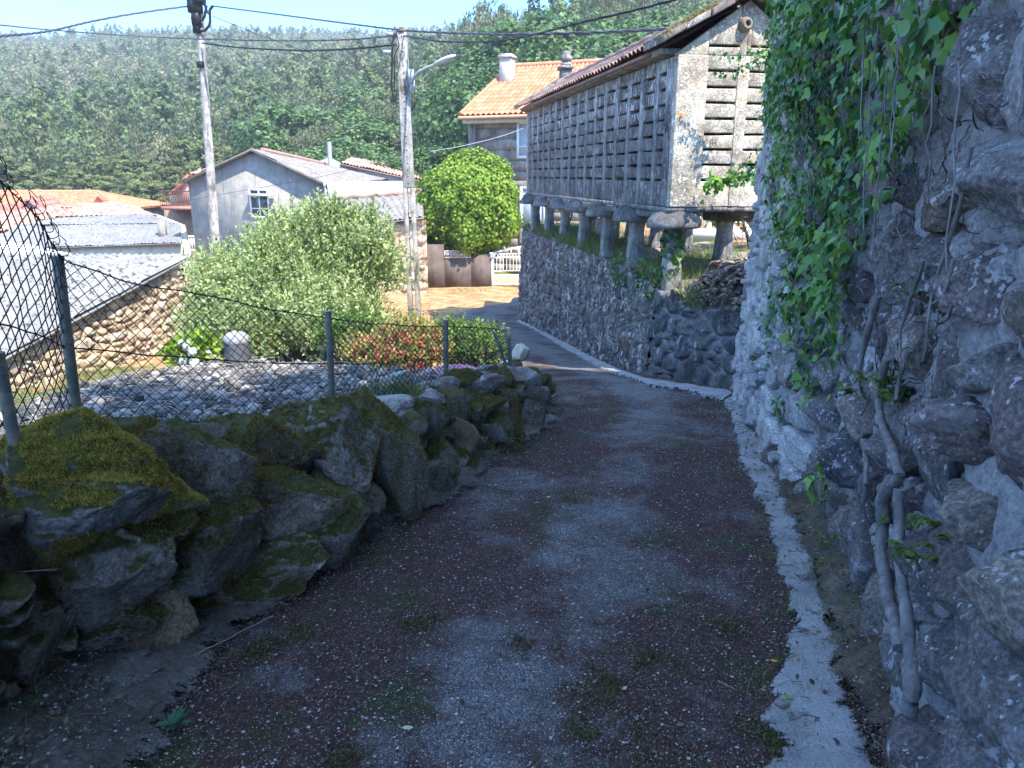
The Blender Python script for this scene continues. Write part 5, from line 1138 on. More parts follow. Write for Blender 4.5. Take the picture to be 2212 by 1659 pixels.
for i, (px, py, Y) in enumerate([(960, 255, 52), (1015, 160, 56), (1040, 95, 61), (1078, 55, 63), (1128, 32, 64), (1180, 12, 62), (1232, 30, 60), (1270, 62, 57), (1312, 22, 60), (1362, 42, 57), (1402, 12, 59), (1442, 22, 55), (1486, 6, 58), (1180, 72, 55), (1105, 100, 56), (1000, 185, 60), (1545, -8, 56), (1640, -10, 52), (1700, -20, 52), (1050, 150, 50), (975, 290, 47), (1002, 325, 43), (930, 310, 48), (1240, 90, 52), (1320, 80, 52), (1390, 70, 52), (870, 320, 50), (800, 322, 54), (740, 318, 56), (690, 305, 58), (620, 330, 54), (560, 345, 54)]):
    at_top('oak', px, py, Y, 'dark leafy oak on the slope above the orange tiled house' if i < 20 or 23 <= i < 26 else 'bushy green tree behind the sheds, below the gum clump', 'oaks on the slope' if i < 20 or 23 <= i < 26 else 'bushy trees behind the sheds', 1.1)
for i, (px, py, Y) in enumerate([(1012, 18, 78), (1036, -12, 80), (1062, -5, 80), (1090, -20, 82), (1290, -30, 74), (1322, -34, 75), (1384, -40, 74)]):
    at_top('gum', px, py, Y, 'tall thin gum tree with bare pale trunk rising above the oaks', 'tall gums above the oaks', .75)
# the trees behind the photographer that keep the lane in shade
for x, y, h, w in ((3.3, -.4, 9.6, .85), (5.9, -1.9, 12., .95), (3.0, -3.9, 11.5, .85)):
    plant_tree('oak', x, y, h, 'tall oak growing above the big wall and shading the lane', 'oaks shading the lane', w, None, 1.0)

# the far forest on the hill
def forest():
    g = np.random.default_rng(3); protos = []
    for k in range(12):
        mb = MB(); cone = k % 6 < 3; fi = k > 5; LS = .036 if fi else .058; NL = 28 if fi else 11
        for c in range(22 if cone else 20):
            if cone: z = .22+.78*(c/20); r = .26*(1-z)**.75+.02; a = g.uniform(0, 6.28); ctr = np.array((r*math.cos(a), r*math.sin(a), z)); rad = .10*(1.15-z)+.02
            else: d = unit(g.normal(size=3)); ctr = d*np.array((.30, .30, .30))*g.uniform(.5, 1)+np.array((0, 0, .66)); rad = .13
            off = unit(g.normal(size=(NL, 3)))*g.random(NL)[:, None]**.4*rad; P = ctr+off; N = unit(off+g.normal(size=(NL, 3))*.02+np.array((0, 0, .02))+np.array((ctr[0], ctr[1], 0))*1.0); T = unit(np.cross(N, g.normal(size=(NL, 3))))
            leaves(mb, P, T, N, LS*g.uniform(.5, 1.5, NL), LEAF, .9)
        tube(mb, [(0, 0, -.1), (0, 0, .8)], [.012, .006], 3, 2., False); v, f3, f4 = mb.arrays(); protos.append((v, f4, np.concatenate(mb.A)))
    out = MB(); Y = 78.; pts = []
    while Y < 495:
        sp = 3.0+.0048*(Y-60); x0, x1 = -.76*Y-8, (.34*Y+6 if Y < 190 else 40)
        xs_ = np.arange(x0, x1, sp); pts.append(np.stack((xs_+g.uniform(-.5, .5, len(xs_))*sp, Y+g.uniform(-.5, .5, len(xs_))*sp), -1)); Y += sp*1.05
    pts = np.concatenate(pts); z = terr(pts[:, 0], pts[:, 1]); sp1 = fbm(np.append(pts*.03, 0*z[:, None], 1), 4, 5)
    for i, ((x, y), zz) in enumerate(zip(pts, z)):
        cone = g.random() < .34+1.2*sp1[i]+.4*sstep(380, 450, y); v, f, a = protos[(g.integers(0, 3) if cone else g.integers(3, 6))+(6 if y < 165 else 0)]
        h = g.uniform(5.5, 11.)*(1. if cone else .85)*(1+.25*sstep(420, 470, y)); th = g.uniform(0, 6.28); w = h*g.uniform(.75, 1.25)*(1.0 if cone else 1.15)
        q = v @ np.array([(math.cos(th)*w, math.sin(th)*w, 0), (-math.sin(th)*w, math.cos(th)*w, 0), (0, 0, h)])
        out.add(q+np.array((x, y, zz-.3)), f, np.where((a > 1.5) & (g.random() < .35), 2., np.clip(.5+.9*sp1[i]+g.normal(0, .22), 0, 1)))
    m = M('forest_leaves', .7); t = m.attr('tint')
    c = m.ramp(t, [(.0, (.165, .155, .080)), (.3, (.175, .18, .085)), (.6, (.125, .168, .055)), (.95, (.095, .130, .055))]); isl = m.island(); c = m.mix(.9, c, m.ramp(isl, [(0, .45), (1, 1.45)]), 'MULTIPLY')
    c = m.mix(m.math('GREATER_THAN', t, 1.5), c, (.22, .19, .16)); m.color(c); m.trans(.25)
    o = out.build('forest', m.m); return tag(o, 'mixed pine and gum forest covering the far hillside up to the skyline', 'forest', None, 'stuff')
forest()

# round bright green tree over the garden wall
def dome_plant(name, label, cat, ctr, rad, n, size, mat, lump=.16, freq=2.2, shape=LEAF, wid=.9, seed=0, trunk=None, shellw=.16, up=.25):
    base = np.array((ctr[0], ctr[1], trunk if trunk is not None else ctr[2]-rad[2])); o = thing(name, label, cat, base)
    d = rdir(n); lm = 1+lump*fbm(d*freq+seed, 3, seed)+.10*fbm(d*6+seed, 2, seed+1); r = lm*(1-shellw*rng.random(n)**1.5)
    P = np.array(ctr)+d*r[:, None]*np.array(rad); N = unit(d+rdir(n)*.7+np.array((0, 0, up))); T = unit(np.cross(N, rdir(n))+np.array((0, 0, -.35)))
    mb = MB(); leaves(mb, P, T, N, size*rng.uniform(.6, 1.3, n), shape, wid); mb.build('crown', mat, o)
    mb = MB(); limb(mb, base-(0, 0, .3), np.array(ctr), .12*rad[0]/2, .05)
    for k in range(9): limb(mb, np.array(ctr)*.4+base*.6, P[rng.integers(0, n)]*.85+np.array(ctr)*.15, .05, .012)
    mb.build('trunk', BARK, o); return o
c = W(1014, 452, 29.8)
dome_plant('round_tree', 'dense round bright green tree spilling over the garden wall by the gate', 'tree', c, (2.10, 1.9, 2.12), 36000, .115, L_LIME, .24, 2.4, seed=3, trunk=-2.5, shellw=.30)
# big silvery bush
def spray_bush(name, label, cat, lobes, zb, ntw, mat, lsize, tw=.32, perl=13, seed=0):
    L0 = np.array(lobes[0][0]); o = thing(name, label, cat, (L0[0], L0[1], zb)); mb, st = MB(), MB(); vol = np.array([np.prod(r) for c, r in lobes])**.67; vol /= vol.sum()
    for (c, r), fr in zip(lobes, vol):
        n = int(ntw*fr); d = rdir(n); d[:, 2] = np.abs(d[:, 2])*1.0-.35*rng.random(n); d = unit(d)
        rr = (1+.34*fbm(d*2.3+seed, 3, seed)+.12*fbm(d*6+seed, 2, seed))*(1-.40*rng.random(n)**1.3); P = np.array(c)+d*rr[:, None]*np.array(r)
        U = unit(d*.75+np.array((0, 0, .75))+rdir(n)*.35); L = tw*rng.uniform(.5, 1.5, n)
        for k in range(perl):
            f = (k+rng.random(n))/perl; Q = P+U*(L*f)[:, None]; T = unit(U*.75+rdir(n)*.8); leaves(mb, Q, T, unit(np.cross(T, rdir(n))+np.array((0, 0, .3))), lsize*rng.uniform(.6, 1.25, n), LANCE, 2.0)
        for i in rng.choice(n, min(n, 60), False): tube(st, [P[i]-U[i]*.5, P[i]+U[i]*L[i]], [.008, .003], 3, 0, False)
        for i in range(5): limb(st, (c[0]+rng.normal(0, .15), c[1]+rng.normal(0, .15), zb-.1), np.array(c)+rdir(1)[0]*np.array(r)*.6, .05, .012)
    mb.build('foliage', mat, o); st.build('stems', BARK, o)['kind'] = 'stuff'; return o
w_ = lambda px, py, Y: W(px, py, Y)
spray_bush('silvery_bush', 'big silvery green bush between the wire fence and the grey house', 'bush',
    [(w_(625, 660, 15), (1.28, 1.2, 1.42)), (w_(640, 580, 15.4), (.75, .8, 1.0)), (w_(612, 540, 15.3), (.26, .3, .62)), (w_(770, 600, 15.2), (.85, .8, 1.15)), (w_(795, 530, 15.5), (.35, .35, .6)), (w_(505, 665, 14.6), (.66, .9, .75)), (w_(465, 600, 14.8), (.32, .5, .34)), (w_(690, 720, 14.2), (1.3, 1, 1.0)), (w_(520, 740, 14.), (1.1, .9, .9)), (w_(700, 520, 15.3), (.42, .5, .6)), (w_(720, 480, 15.4), (.2, .2, .4))],
    -2.35, 7600, L_OLIVE, .085, .36, 12, 4)
def blossoms(parent, name, C, rad, n, size, mat):
    mb = MB(); k = len(C); d = rdir(k*n); P = np.repeat(C, n, 0)+d*np.repeat(np.broadcast_to(rad, (k,)), n)[:, None]; T = unit(np.cross(d, rdir(k*n))); leaves(mb, P-T*size*.5, T, d, size*rng.uniform(.7, 1.2, k*n), LEAF, 1.6); return mb.build(name, mat, parent)
fl = spray_bush('flowering_bush', 'yellow green bush full of red flowers behind the wire fence', 'bush', [(w_(850, 775, 9.1), (.52, .4, .36)), (w_(915, 760, 9.3), (.30, .3, .36)), (w_(800, 790, 9), (.25, .25, .24)), (w_(880, 730, 9.5), (.3, .3, .22))], -1.35, 900, leafmat('yellow_green_leaves', [(.10, .15, .02), (.2, .25, .04), (.34, .34, .07), (.42, .32, .12)], .35, .5, 2.), .05, .12, 9, 7)
C = np.concatenate([np.array(c)+unit(rdir(n)+np.array((0, -.9, .35)))*np.array(r)*1.05 for c, r, n in [(w_(850, 775, 9.1), (.52, .4, .36), 60), (w_(915, 760, 9.3), (.30, .3, .36), 26), (w_(880, 730, 9.5), (.3, .3, .22), 12), (w_(800, 790, 9), (.25, .25, .24), 14)]])
blossoms(fl, 'red_blossom', C, .028, 9, .036, leafmat('red_petals', [(.33, .05, .04), (.45, .11, .07), (.5, .22, .14)], .3))['kind'] = 'stuff'
spray_bush('green_bush', 'loose green bush beyond the last fence panel, right of the red flowers', 'bush', [(w_(1010, 770, 9.6), (.34, .3, .34)), (w_(1055, 775, 9.2), (.2, .2, .25)), (w_(980, 735, 10), (.3, .3, .22)), (w_(1040, 735, 10), (.26, .25, .16)), (w_(760, 740, 10.), (.45, .4, .35))], -1.4, 800, leafmat('fresh_leaves', [(.05, .10, .02), (.09, .16, .03), (.16, .24, .05)], .3, .5, 2.), .06, .14, 9, 9)
hy = spray_bush('hydrangea', 'hydrangea with white flower heads at the back edge of the garden terrace', 'shrub', [(w_(405, 775, 8.6), (.22, .2, .22)), (w_(435, 760, 8.9), (.18, .2, .2))], -1.2, 200, L_LIME, .09, .08, 5, 3)
for px, py, Y, r in ((398, 745, 8.5, .07), (392, 778, 8.4, .065), (420, 785, 8.4, .06), (432, 738, 8.7, .06), (415, 760, 8.45, .055), (448, 765, 8.7, .05)): blossoms(hy, 'flower_head', np.array([W(px, py, Y)]), r, 60, .04, plain('white_petals', (.5, .53, .57), .6, .1))
# terrace bushes seen between the pillars
spray_bush('terrace_bush', 'sunlit yellow green bush seen between the granary pillars', 'bush', [(np.array((2.0, 19.4, .75)), (.5, .4, .6)), (np.array((2.6, 20.6, .8)), (.7, .5, .8)), (np.array((1.5, 20.8, .9)), (.4, .5, .8))], .2, 500, L_LIME, .10, .2, 8, 5)
spray_bush('terrace_bush', 'darker bush on the terrace behind the nearest pillars', 'bush', [(np.array((4.9, 14.8, .7)), (.9, .6, .8)), (np.array((4.2, 17, .7)), (.8, .6, .8))], .2, 600, L_OAK, .10, .2, 8, 6)
bw = thing('balustrade', 'low pale balustrade at the back of the terrace behind the granary', 'balustrade', (5, 16.2, .2))
mb = MB(); box(mb, (5.2, 16.4, .34), (3.2, .2, .28)); box(mb, (5.2, 16.4, 1.05), (3.2, .2, .12))
for k in range(12): lathe(mb, (3.75+k*.265, 16.4, .48), [(.07, 0), (.05, .08), (.09, .2), (.05, .34), (.07, .46), (.07, .51)], 8)
mb.build('rail', WHITE, bw)
loosec = MB(); box(loosec, (2.2, 17.4, .4), (.45, .4, .4), .3, .02, .4); tag(soft(loosec.build('stone_block', MAT_GABLE), .03), 'squared pale stone block lying on the terrace under the granary', 'stone')

# tufts of grass on the terrace edge and dead bracken
def tufts(mb, P, ln, n=10, spread=.05, wid=.10, lean=.6):
    Q = np.repeat(P, n, 0)+rng.normal(0, spread, (len(P)*n, 3))*np.array((1, 1, .1)); T = unit(rdir(len(Q))*lean+np.array((0, 0, 1.))); l = ln*rng.uniform(.5, 1.35, len(Q))
    N = np.cross(T, rdir(len(Q))); leaves(mb, Q, T, N, l*.6, TRI, wid); tip = Q+T*(l*.5)[:, None]; T2 = unit(T+rdir(len(Q))*.4-np.array((0, 0, .25))); leaves(mb, tip, T2, N, l*.6, TRI, wid*.8)
mb = MB(); n = 1500; yy = rng.uniform(8.7, 21, n); off = rng.random(n)**2*2.2; xx = np.where(yy < 10.8, np.interp(yy, [8.6, 9.2, 10.1, 10.8], [2.8, 2.55, 2.32, 2.2]), np.interp(yy, ty, tx))+.02+off
P = np.stack((xx, yy, np.interp(yy, [8.4, 9.3, 10.1, 11, 12.2, 24], [.10, -.02, -.06, .05, .14, .20])), -1); k = (fbm(P*.9, 3, 4) > -.02) | (rng.random(n) < .15); tufts(mb, P[k], .24, 11, .07, .06)
n = 160; P = np.stack((rng.uniform(2.35, 2.75, n), rng.uniform(9.3, 10.1, n), rng.uniform(-.1, .0, n)), -1); tufts(mb, P, .26, 10, .06, .05)
tag(mb.build('grass', L_GRASS), 'grass growing along the top edge of the terrace wall', 'grass', None, 'stuff')
def fronds(name, label, cat, spots, ln, mat, n, seed, lean=(0, 0, 0), wid=.16):
    c0 = np.array(spots).mean(0); o = thing(name, label, cat, c0); st, lf = MB(), MB()
    for k in range(n):
        p = np.array(spots[k % len(spots)])+rng.normal(0, .10, 3)*np.array((1, 1, .3)); a = rng.uniform(0, 6.28); d = np.array((math.cos(a), math.sin(a), 0))*rng.uniform(.4, 1)+np.array(lean); L = ln*rng.uniform(.6, 1.2)
        t = np.linspace(0, 1, 9); C = p+d*(L*t*.75)[:, None]+np.stack((0*t, 0*t, L*(1.0*t-1.05*t**2.2)*rng.uniform(.6, 1.2)), -1); tube(st, C, np.linspace(.005, .002, 9), 3, 0, False)
        q = np.repeat(t[2:], 6)+rng.uniform(0, .1, 42); Q = np.stack([np.interp(q, t, C[:, j]) for j in range(3)], -1); D = unit(np.array([np.interp(q, t, np.gradient(C[:, j])) for j in range(3)]).T); S = unit(np.cross(D, (0, 0, 1.)))*np.where(np.arange(42) % 2, 1, -1)[:, None]
        leaves(lf, Q, unit(S+D*.5+rdir(42)*.25-np.array((0, 0, .25))), rdir(42)*.3+np.array((0, 0, 1)), wid*L*(1.15-q)*rng.uniform(.7, 1.2, 42), LANCE, 2.4)
    st.build('stems', mat, o)['kind'] = 'stuff'; lf.build('fronds', mat, o)['kind'] = 'stuff'; return o
DEAD = leafmat('dead_bracken', [(.09, .06, .048), (.16, .11, .085), (.24, .175, .14), (.32, .25, .2)], .15, .8)
fronds('bracken', 'heap of dead brown bracken spilling over the rubble beside the nearest pillar', 'bracken', [(2.75, 9.35, .05), (2.85, 9.2, .1), (2.95, 9.25, .15), (2.9, 9.6, .15), (3.0, 9.5, .3), (2.85, 9.0, .15), (2.95, 9.0, .25), (3.05, 9.2, .3), (3.0, 9.7, .3), (2.7, 9.5, 0)], .7, DEAD, 420, 1, (-.15, -.45, 0), .2)
# ivy on the pillar, hanging brambles across the gable
mb = MB(); q = H(.2, .16, 0); n = 420; a = rng.uniform(0, 6.28, n); z = rng.random(n)**.8*1.0; P = np.stack((q[0]+.16*np.cos(a), q[1]+.16*np.sin(a), z-.1), -1); k = fbm(P*3, 3, 2) > -.1; D = np.stack((np.cos(a), np.sin(a), 0*a), -1)
leaves(mb, P[k], unit(rdir(n)[k]*.6-np.array((0, 0, 1))), D[k]+rdir(n)[k]*.4, rng.uniform(.04, .09, n)[k], IVY); n = 900
yy = rng.uniform(10.7, 12.8, n); xx = np.interp(yy, ty, tx)+rng.normal(0, .12, n); P = np.stack((xx, yy, .12+rng.uniform(-.3, .22, n)), -1); k = fbm(P*2.2, 3, 6) > .05; leaves(mb, P[k], unit(rdir(n)[k]*.7-np.array((0, 0, .8))), rdir(n)[k]+np.array((-1, -.6, .5)), rng.uniform(.04, .085, n)[k], IVY)
tag(mb.build('ivy', L_OAK), 'dark ivy creeping over the terrace wall edge and the nearest pillar', 'ivy')
br = thing('bramble', 'leafy bramble shoots hanging across the bright granary gable from the tall wall', 'bramble', W(1690, 160, 9.9))
st, lf = MB(), MB()
for pts in ([(1700, 92, 9.7), (1650, 112, 9.9), (1610, 118, 10), (1555, 122, 10.1)], [(1700, 110, 9.7), (1640, 140, 10), (1590, 152, 10.1), (1556, 160, 10.1)], [(1705, 150, 9.6), (1680, 230, 9.8), (1650, 300, 10), (1600, 360, 10.1), (1570, 395, 10.2)], [(1690, 190, 9.7), (1672, 250, 9.9), (1645, 330, 10.1), (1622, 400, 10.2)], [(1700, 300, 9.6), (1660, 350, 9.9), (1628, 372, 10)], [(1700, 60, 9.7), (1668, 120, 10), (1640, 125, 10), (1600, 145, 10.1)]):
    P = np.array([W(*p) for p in pts]); t = np.linspace(0, len(P)-1, 24); C = np.stack([np.interp(t, range(len(P)), P[:, j]) for j in range(3)], -1)+rng.normal(0, .008, (24, 3)); tube(st, C, .0045, 4, 0, False)
    n = 46; i = rng.integers(2, 24, n); leaves(lf, C[i]+rng.normal(0, .035, (n, 3)), unit(rdir(n)-np.array((0, 0, .8))), rdir(n)+np.array((0, -1, .3)), rng.uniform(.035, .075, n), LEAF, .8)
for px, py, n in ((1545, 392, 46), (1585, 385, 30), (1612, 378, 26), (1530, 405, 14)):
    P = W(px, py, 10.25)+rng.normal(0, .06, (n, 3)); leaves(lf, P, unit(rdir(n)-np.array((0, 0, .7))), rdir(n)*.6+np.array((0, -1, .5)), rng.uniform(.06, .11, n), IVY)
st.build('stems', BARK, br)['kind'] = 'stuff'; lf.build('leaves', L_IVY, br)['kind'] = 'stuff'

# ivy on the tall wall
ivy = thing('ivy', 'thick curtain of ivy with gnarled grey stems hanging down the tall granite wall', 'ivy', (2.1, 4.3, road(4.3)))
IP = [[(1745, -40), (2260, -40), (2212, 70), (2165, 160), (2120, 235), (2085, 330), (2045, 420), (1995, 500), (1950, 560), (1915, 600), (1860, 610), (1790, 590), (1770, 480), (1758, 400), (1738, 330), (1735, 150)],
      [(1765, 560), (1860, 580), (1845, 700), (1825, 800), (1822, 890), (1798, 895), (1782, 760)], [(1860, 580), (1935, 590), (1912, 680), (1885, 720), (1862, 690)], [(1868, 700), (1900, 690), (1895, 800), (1880, 840), (1862, 790)], [(1868, 955), (1900, 960), (1895, 1040), (1880, 1105), (1868, 1060)], [(1880, 830), (1905, 830), (1900, 900), (1880, 900)], [(1740, 330), (1790, 560), (1772, 600), (1745, 520)]]
IS = [[(1705, 20), (1750, 200), (1765, 420), (1740, 600), (1712, 560), (1700, 300)], [(1690, 480), (1740, 620), (1720, 800), (1690, 640)], [(1990, 480), (2090, 330), (2110, 420), (2030, 540)], [(1930, 560), (2000, 500), (1990, 620), (1940, 640)], [(1710, 640), (1760, 900), (1740, 960), (1700, 820)]]
def ivy_leaves(which, n, size, zr):
    s, Q, N = which; i = rng.integers(0, len(s), n); z = rng.uniform(zr[0], zr[1], n); P = np.stack((Q[i, 0], Q[i, 1], z), -1); px, py = project(P)
    px = px+18*fbm(P*2.5, 3, 5); py = py+30*fbm(P*2.5+9, 3, 6)
    dense = np.zeros(n, bool); thin = np.zeros(n, bool)
    for p in IP: dense |= inpoly(px, py, p)
    for p in IS: thin |= inpoly(px, py, p)
    hole = fbm(P*3.2, 3, 15) > .20; k = (dense & ~hole & (rng.random(n) < .95)) | (thin & (fbm(P*4, 3, 8) > .12)) | (dense & (rng.random(n) < .25)); P, i = P[k], i[k]; n = len(P)
    Nn = np.stack((N[i, 0], N[i, 1], np.zeros(n)), -1); off = .10+(.14*rng.random(n)*(1+sstep(1.5, 3.2, P[:, 2]))+.16*np.clip(fbm(P*1.8, 3, 3)+.2, 0, 1))*(1-.75*sstep(5.5, 8, P[:, 1]))
    T = unit(rdir(n)*.75-np.array((0, 0, 1.))+Nn*.25); return leaves(mbI, P+Nn*off[:, None], T, unit(Nn+rdir(n)*.55+np.array((0, 0, .25))), size*rng.uniform(.55, 1.25, n)*(1+.15*sstep(1.5, 3., P[:, 2])), IVY, .95, rng.random(n))
mbI = MB(); ivy_leaves(WN, 19000, .074, (-.6, 4.7)); ivy_leaves(WF, 16000, .062, (-.8, 4.7)); mbI.build('leaves', L_IVY, ivy)['kind'] = 'stuff'
VINE = M('vine_bark', .9); n = VINE.noise(18, 7, .7, (1, 1, .25)); VINE.color(VINE.ramp(n, [(.3, (.07, .062, .058)), (.6, (.21, .195, .185)), (.75, (.32, .30, .28))])); VINE.bump(n, .02); VINE = VINE.m
def vine(pts, r0, r1, out=.20, wob=.012):
    P = []
    for px, py in pts:
        w = WN if px > 1835 else WF; q, nv = face_at(px, py, w, out); P.append(q)
    P = np.array(P); t = np.linspace(0, len(P)-1, 9*len(P)); C = np.stack([np.interp(t, range(len(P)), P[:, j]) for j in range(3)], -1); k = np.ones(5)/5
    C[2:-2] = np.stack([np.convolve(C[:, j], k, 'valid') for j in range(3)], -1); C = C+wob*np.stack([fbm(np.stack((t*1.1+9*j, 0*t, 0*t+pts[0][0]), -1), 3, j) for j in range(3)], -1)
    mb = MB(); tube(mb, C, .72*np.linspace(r0, r1, len(t))*(1+.25*fbm(np.stack((t*2, 0*t, 0*t), -1), 3, 1)), 8); return mb
for pts, a, b in (([(1895, 640), (1880, 700), (1860, 765), (1850, 830), (1858, 858)], .022, .015), ([(1915, 770), (1902, 815), (1893, 870), (1908, 930), (1935, 985), (1944, 1030), (1925, 1050), (1902, 1058)], .020, .026), ([(1928, 1040), (1908, 1080), (1898, 1140), (1900, 1200), (1912, 1260), (1935, 1330), (1950, 1400)], .034, .030),
                  ([(1942, 1060), (1936, 1130), (1940, 1210), (1952, 1290), (1960, 1360), (1966, 1420), (1970, 1480), (1960, 1540)], .020, .034), ([(1868, 985), (1872, 1040), (1862, 1090)], .015, .012), ([(1960, 760), (1945, 820), (1935, 860)], .012, .008), ([(1990, 560), (1960, 660), (1945, 730), (1950, 800)], .010, .006), ([(2100, 320), (2060, 470), (2020, 600), (2005, 700), (1990, 780)], .009, .005), ([(2060, 560), (2035, 640), (2000, 660)], .008, .005), ([(1765, 700), (1770, 800), (1762, 900)], .012, .010)):
    vine(pts, a, b).build('stem', VINE, ivy, True)
mb = MB()
for k in range(150):
    px, py = random.uniform(1840, 2120), random.uniform(120, 1180)
    if px-1840 > (1180-py)*.35+40: continue
    q = [(px, py)]; a = random.uniform(.6, 2.5)
    for j in range(5): a += random.uniform(-.8, .8); q.append((q[-1][0]+random.uniform(8, 22)*math.cos(a), q[-1][1]+random.uniform(8, 22)*math.sin(a)))
    w = WN; P = np.array([face_at(x, y, w, .13+random.uniform(0, .08))[0] for x, y in q]); tube(mb, P, random.uniform(.0012, .0035), 3, 0, False)
for k in range(46):
    px, py = random.uniform(1720, 1810), random.uniform(80, 330); q = [(px, py)]
    for j in range(5): q.append((q[-1][0]+random.uniform(-9, 12), q[-1][1]+random.uniform(8, 30)))
    P = np.array([face_at(x, y, WF, .2+random.uniform(0, .2))[0] for x, y in q]); tube(mb, P, random.uniform(.002, .004), 3, 0, False)
for k in range(9):
    px = random.uniform(1800, 2080); py = random.uniform(-20, 200); L = random.uniform(250, 480); P = np.array([face_at(px+random.uniform(-6, 6)+(.05-.12*j/7)*L*.5, py+L*j/7, WN if px > 1860 else WF, .34)[0] for j in range(8)]); tube(mb, P, .003, 4, 0, False)
mb.build('rootlets', VINE, ivy)['kind'] = 'stuff'
def wall_fern(px, py, label, n, ln, mat):
    q, nv = face_at(px, py, WN, .12); return fronds('wall_fern', label, 'fern', [tuple(q)], ln, mat, n, 3, tuple(nv*.4), .30)
YF = leafmat('fern_leaves', [(.05, .085, .02), (.10, .14, .03), (.17, .2, .05)], .3, .6)
wall_fern(1945, 845, 'yellowish fern growing from the wall beside the grey vine stems', 26, .16, YF); wall_fern(2040, 1190, 'small green fern low on the big wall near the bottom right', 14, .12, YF); wall_fern(1935, 1155, 'little pale green plant in a wall joint beside the thick vine trunk', 9, .09, YF); wall_fern(2050, 670, 'few yellow green shoots high between the dark boulders', 9, .10, YF)

# =============================== small things on the ground
def bz(x, y):
    """height of the ground at the lane, banks included"""
    x = np.asarray(x, float); y = np.asarray(y, float); i, o = verge_in(y), rx(y)+.12; t = np.clip((x-i)/(o-i), 0, 1)
    i2, o2 = lx(y)+.20+.32*(1-sstep(1.9, 3.1, y)), lx(y)-.25; t2 = np.clip((x-i2)/(o2-i2), 0, 1); return road(y)+.27*t**.9+.12*t2**.9
mb = MB(); n = 30000; yy = 1.5+8*rng.random(n)**2.2; t = rng.random(n); xx = lx(yy)-.1+(rx(yy)-lx(yy))*t; V, F = rock_verts(1, 3, 3, .05)
P = np.stack((xx, yy, bz(xx, yy)+.004), -1); k = rng.random(n) < np.where((t < .12) | (t > .86), 1., .55); P = P[k]; k0 = k; n0 = n; t_all = t; n = len(P); t = t[k]; s = .0018+.0045*rng.random(n)**3+.005*((t < .1)*rng.random(n)**2)+.004*(rng.random(n) < .02)
Q = V[None]*s[:, None, None]*np.array((1, .85, .6))*rng.uniform(.7, 1.3, (n, 1, 3))+P[:, None]; mb.add(Q.reshape(-1, 3), (F[None]+(np.arange(n)*len(V))[:, None, None]).reshape(-1, 3), np.repeat(rng.random(n), len(V)))
m = M('grit', .9); m.color(m.ramp(m.attr('tint'), [(0, (.10, .09, .085)), (.5, (.24, .225, .21)), (1, (.52, .50, .47))])); tag(mb.build('gravel', m.m), 'loose pale grit scattered over the lane', 'gravel', None, 'stuff')
LIT = leafmat('dead_leaves', [(.05, .033, .022), (.09, .06, .04), (.15, .105, .07), (.21, .16, .11), (.08, .07, .06)], .15, .8)
mb = MB(); n = 5200; yy = 1.6+6.8*rng.random(n)**1.3; side = rng.random(n) < .55
xx = np.where(side, lx(yy)+np.abs(rng.normal(.02, .16, n)), rx(yy)+.02-np.abs(rng.normal(.05, .20, n))); P = np.stack((xx, yy, bz(xx, yy)+.022), -1)
leaves(mb, P, unit(rdir(n)*np.array((1, 1, .35))), rdir(n)*.4+np.array((0, 0, 1)), .008+.026*rng.random(n)**2.6, LEAF, .7)
n = 420; yy = 1.6+7*rng.random(n); xx = lx(yy)+.1+(rx(yy)-lx(yy)-.3)*rng.random(n); leaves(mb, np.stack((xx, yy, road(yy)+.012), -1), unit(rdir(n)*np.array((1, 1, .2))), rdir(n)*.3+np.array((0, 0, 1)), .01+.022*rng.random(n)**2, LEAF, .8)
for k in range(520):                                     # dry stalks and twigs
    y = 1.6+6*random.random(); x = (lx(y)+abs(random.gauss(.02, .2))) if random.random() < .4 else (rx(y)-abs(random.gauss(.1, .25)) if random.random() < .7 else random.uniform(lx(y), rx(y))); a = random.uniform(0, 6.28); L = random.uniform(.04, .16); z = float(bz(x, y))+.012
    P = np.array([(x+math.cos(a)*L*j/4+random.gauss(0, .004), y+math.sin(a)*L*j/4+random.gauss(0, .004), z+.012*math.sin(j)) for j in range(5)]); tube(mb, P, random.uniform(.0008, .0022), 3, 0, False)
tag(mb.build('leaf_litter', LIT), 'dry leaves and stalks gathered along the feet of both walls', 'litter', None, 'stuff')
mb = MB(); spots = []
for px, py, r, n in ((1630, 985, .10, 14), (1640, 1020, .10, 14), (1610, 960, .06, 8), (1655, 1130, .07, 12), (1720, 1060, .10, 22), (1760, 1190, .12, 20), (1830, 1290, .16, 22), (1860, 1420, .15, 22), (1800, 1240, .1, 14), (1740, 1010, .14, 16), (1700, 980, .1, 12), (1680, 1330, .05, 6), (1690, 1500, .06, 7), (1240, 1080, .06, 10), (1010, 1010, .08, 8), (1130, 900, .08, 8), (30, 1560, .12, 26), (70, 1640, .12, 20), (530, 1180, .06, 6), (1990, 1600, .08, 8), (1790, 1150, .12, 20), (1750, 1100, .12, 18), (1900, 1500, .14, 16), (1950, 1560, .1, 12), (1800, 1330, .1, 14), (1690, 1040, .1, 12), (1668, 1200, .05, 8), (1652, 1080, .05, 8), (1700, 1420, .05, 8), (1690, 1570, .06, 8), (1900, 1350, .1, 10)):
    g_ = G(px, py); q_ = g_+rng.normal(0, r, (n, 3))*np.array((1, 1, 0)); q_[:, 2] = bz(q_[:, 0], q_[:, 1])-.005; spots.append(q_)
tufts(mb, np.concatenate(spots), .055, 9, .015, .09, 1.); tag(mb.build('weeds', L_GRASS), 'small weeds and grass tufts along the edges of the lane', 'weeds', None, 'stuff')
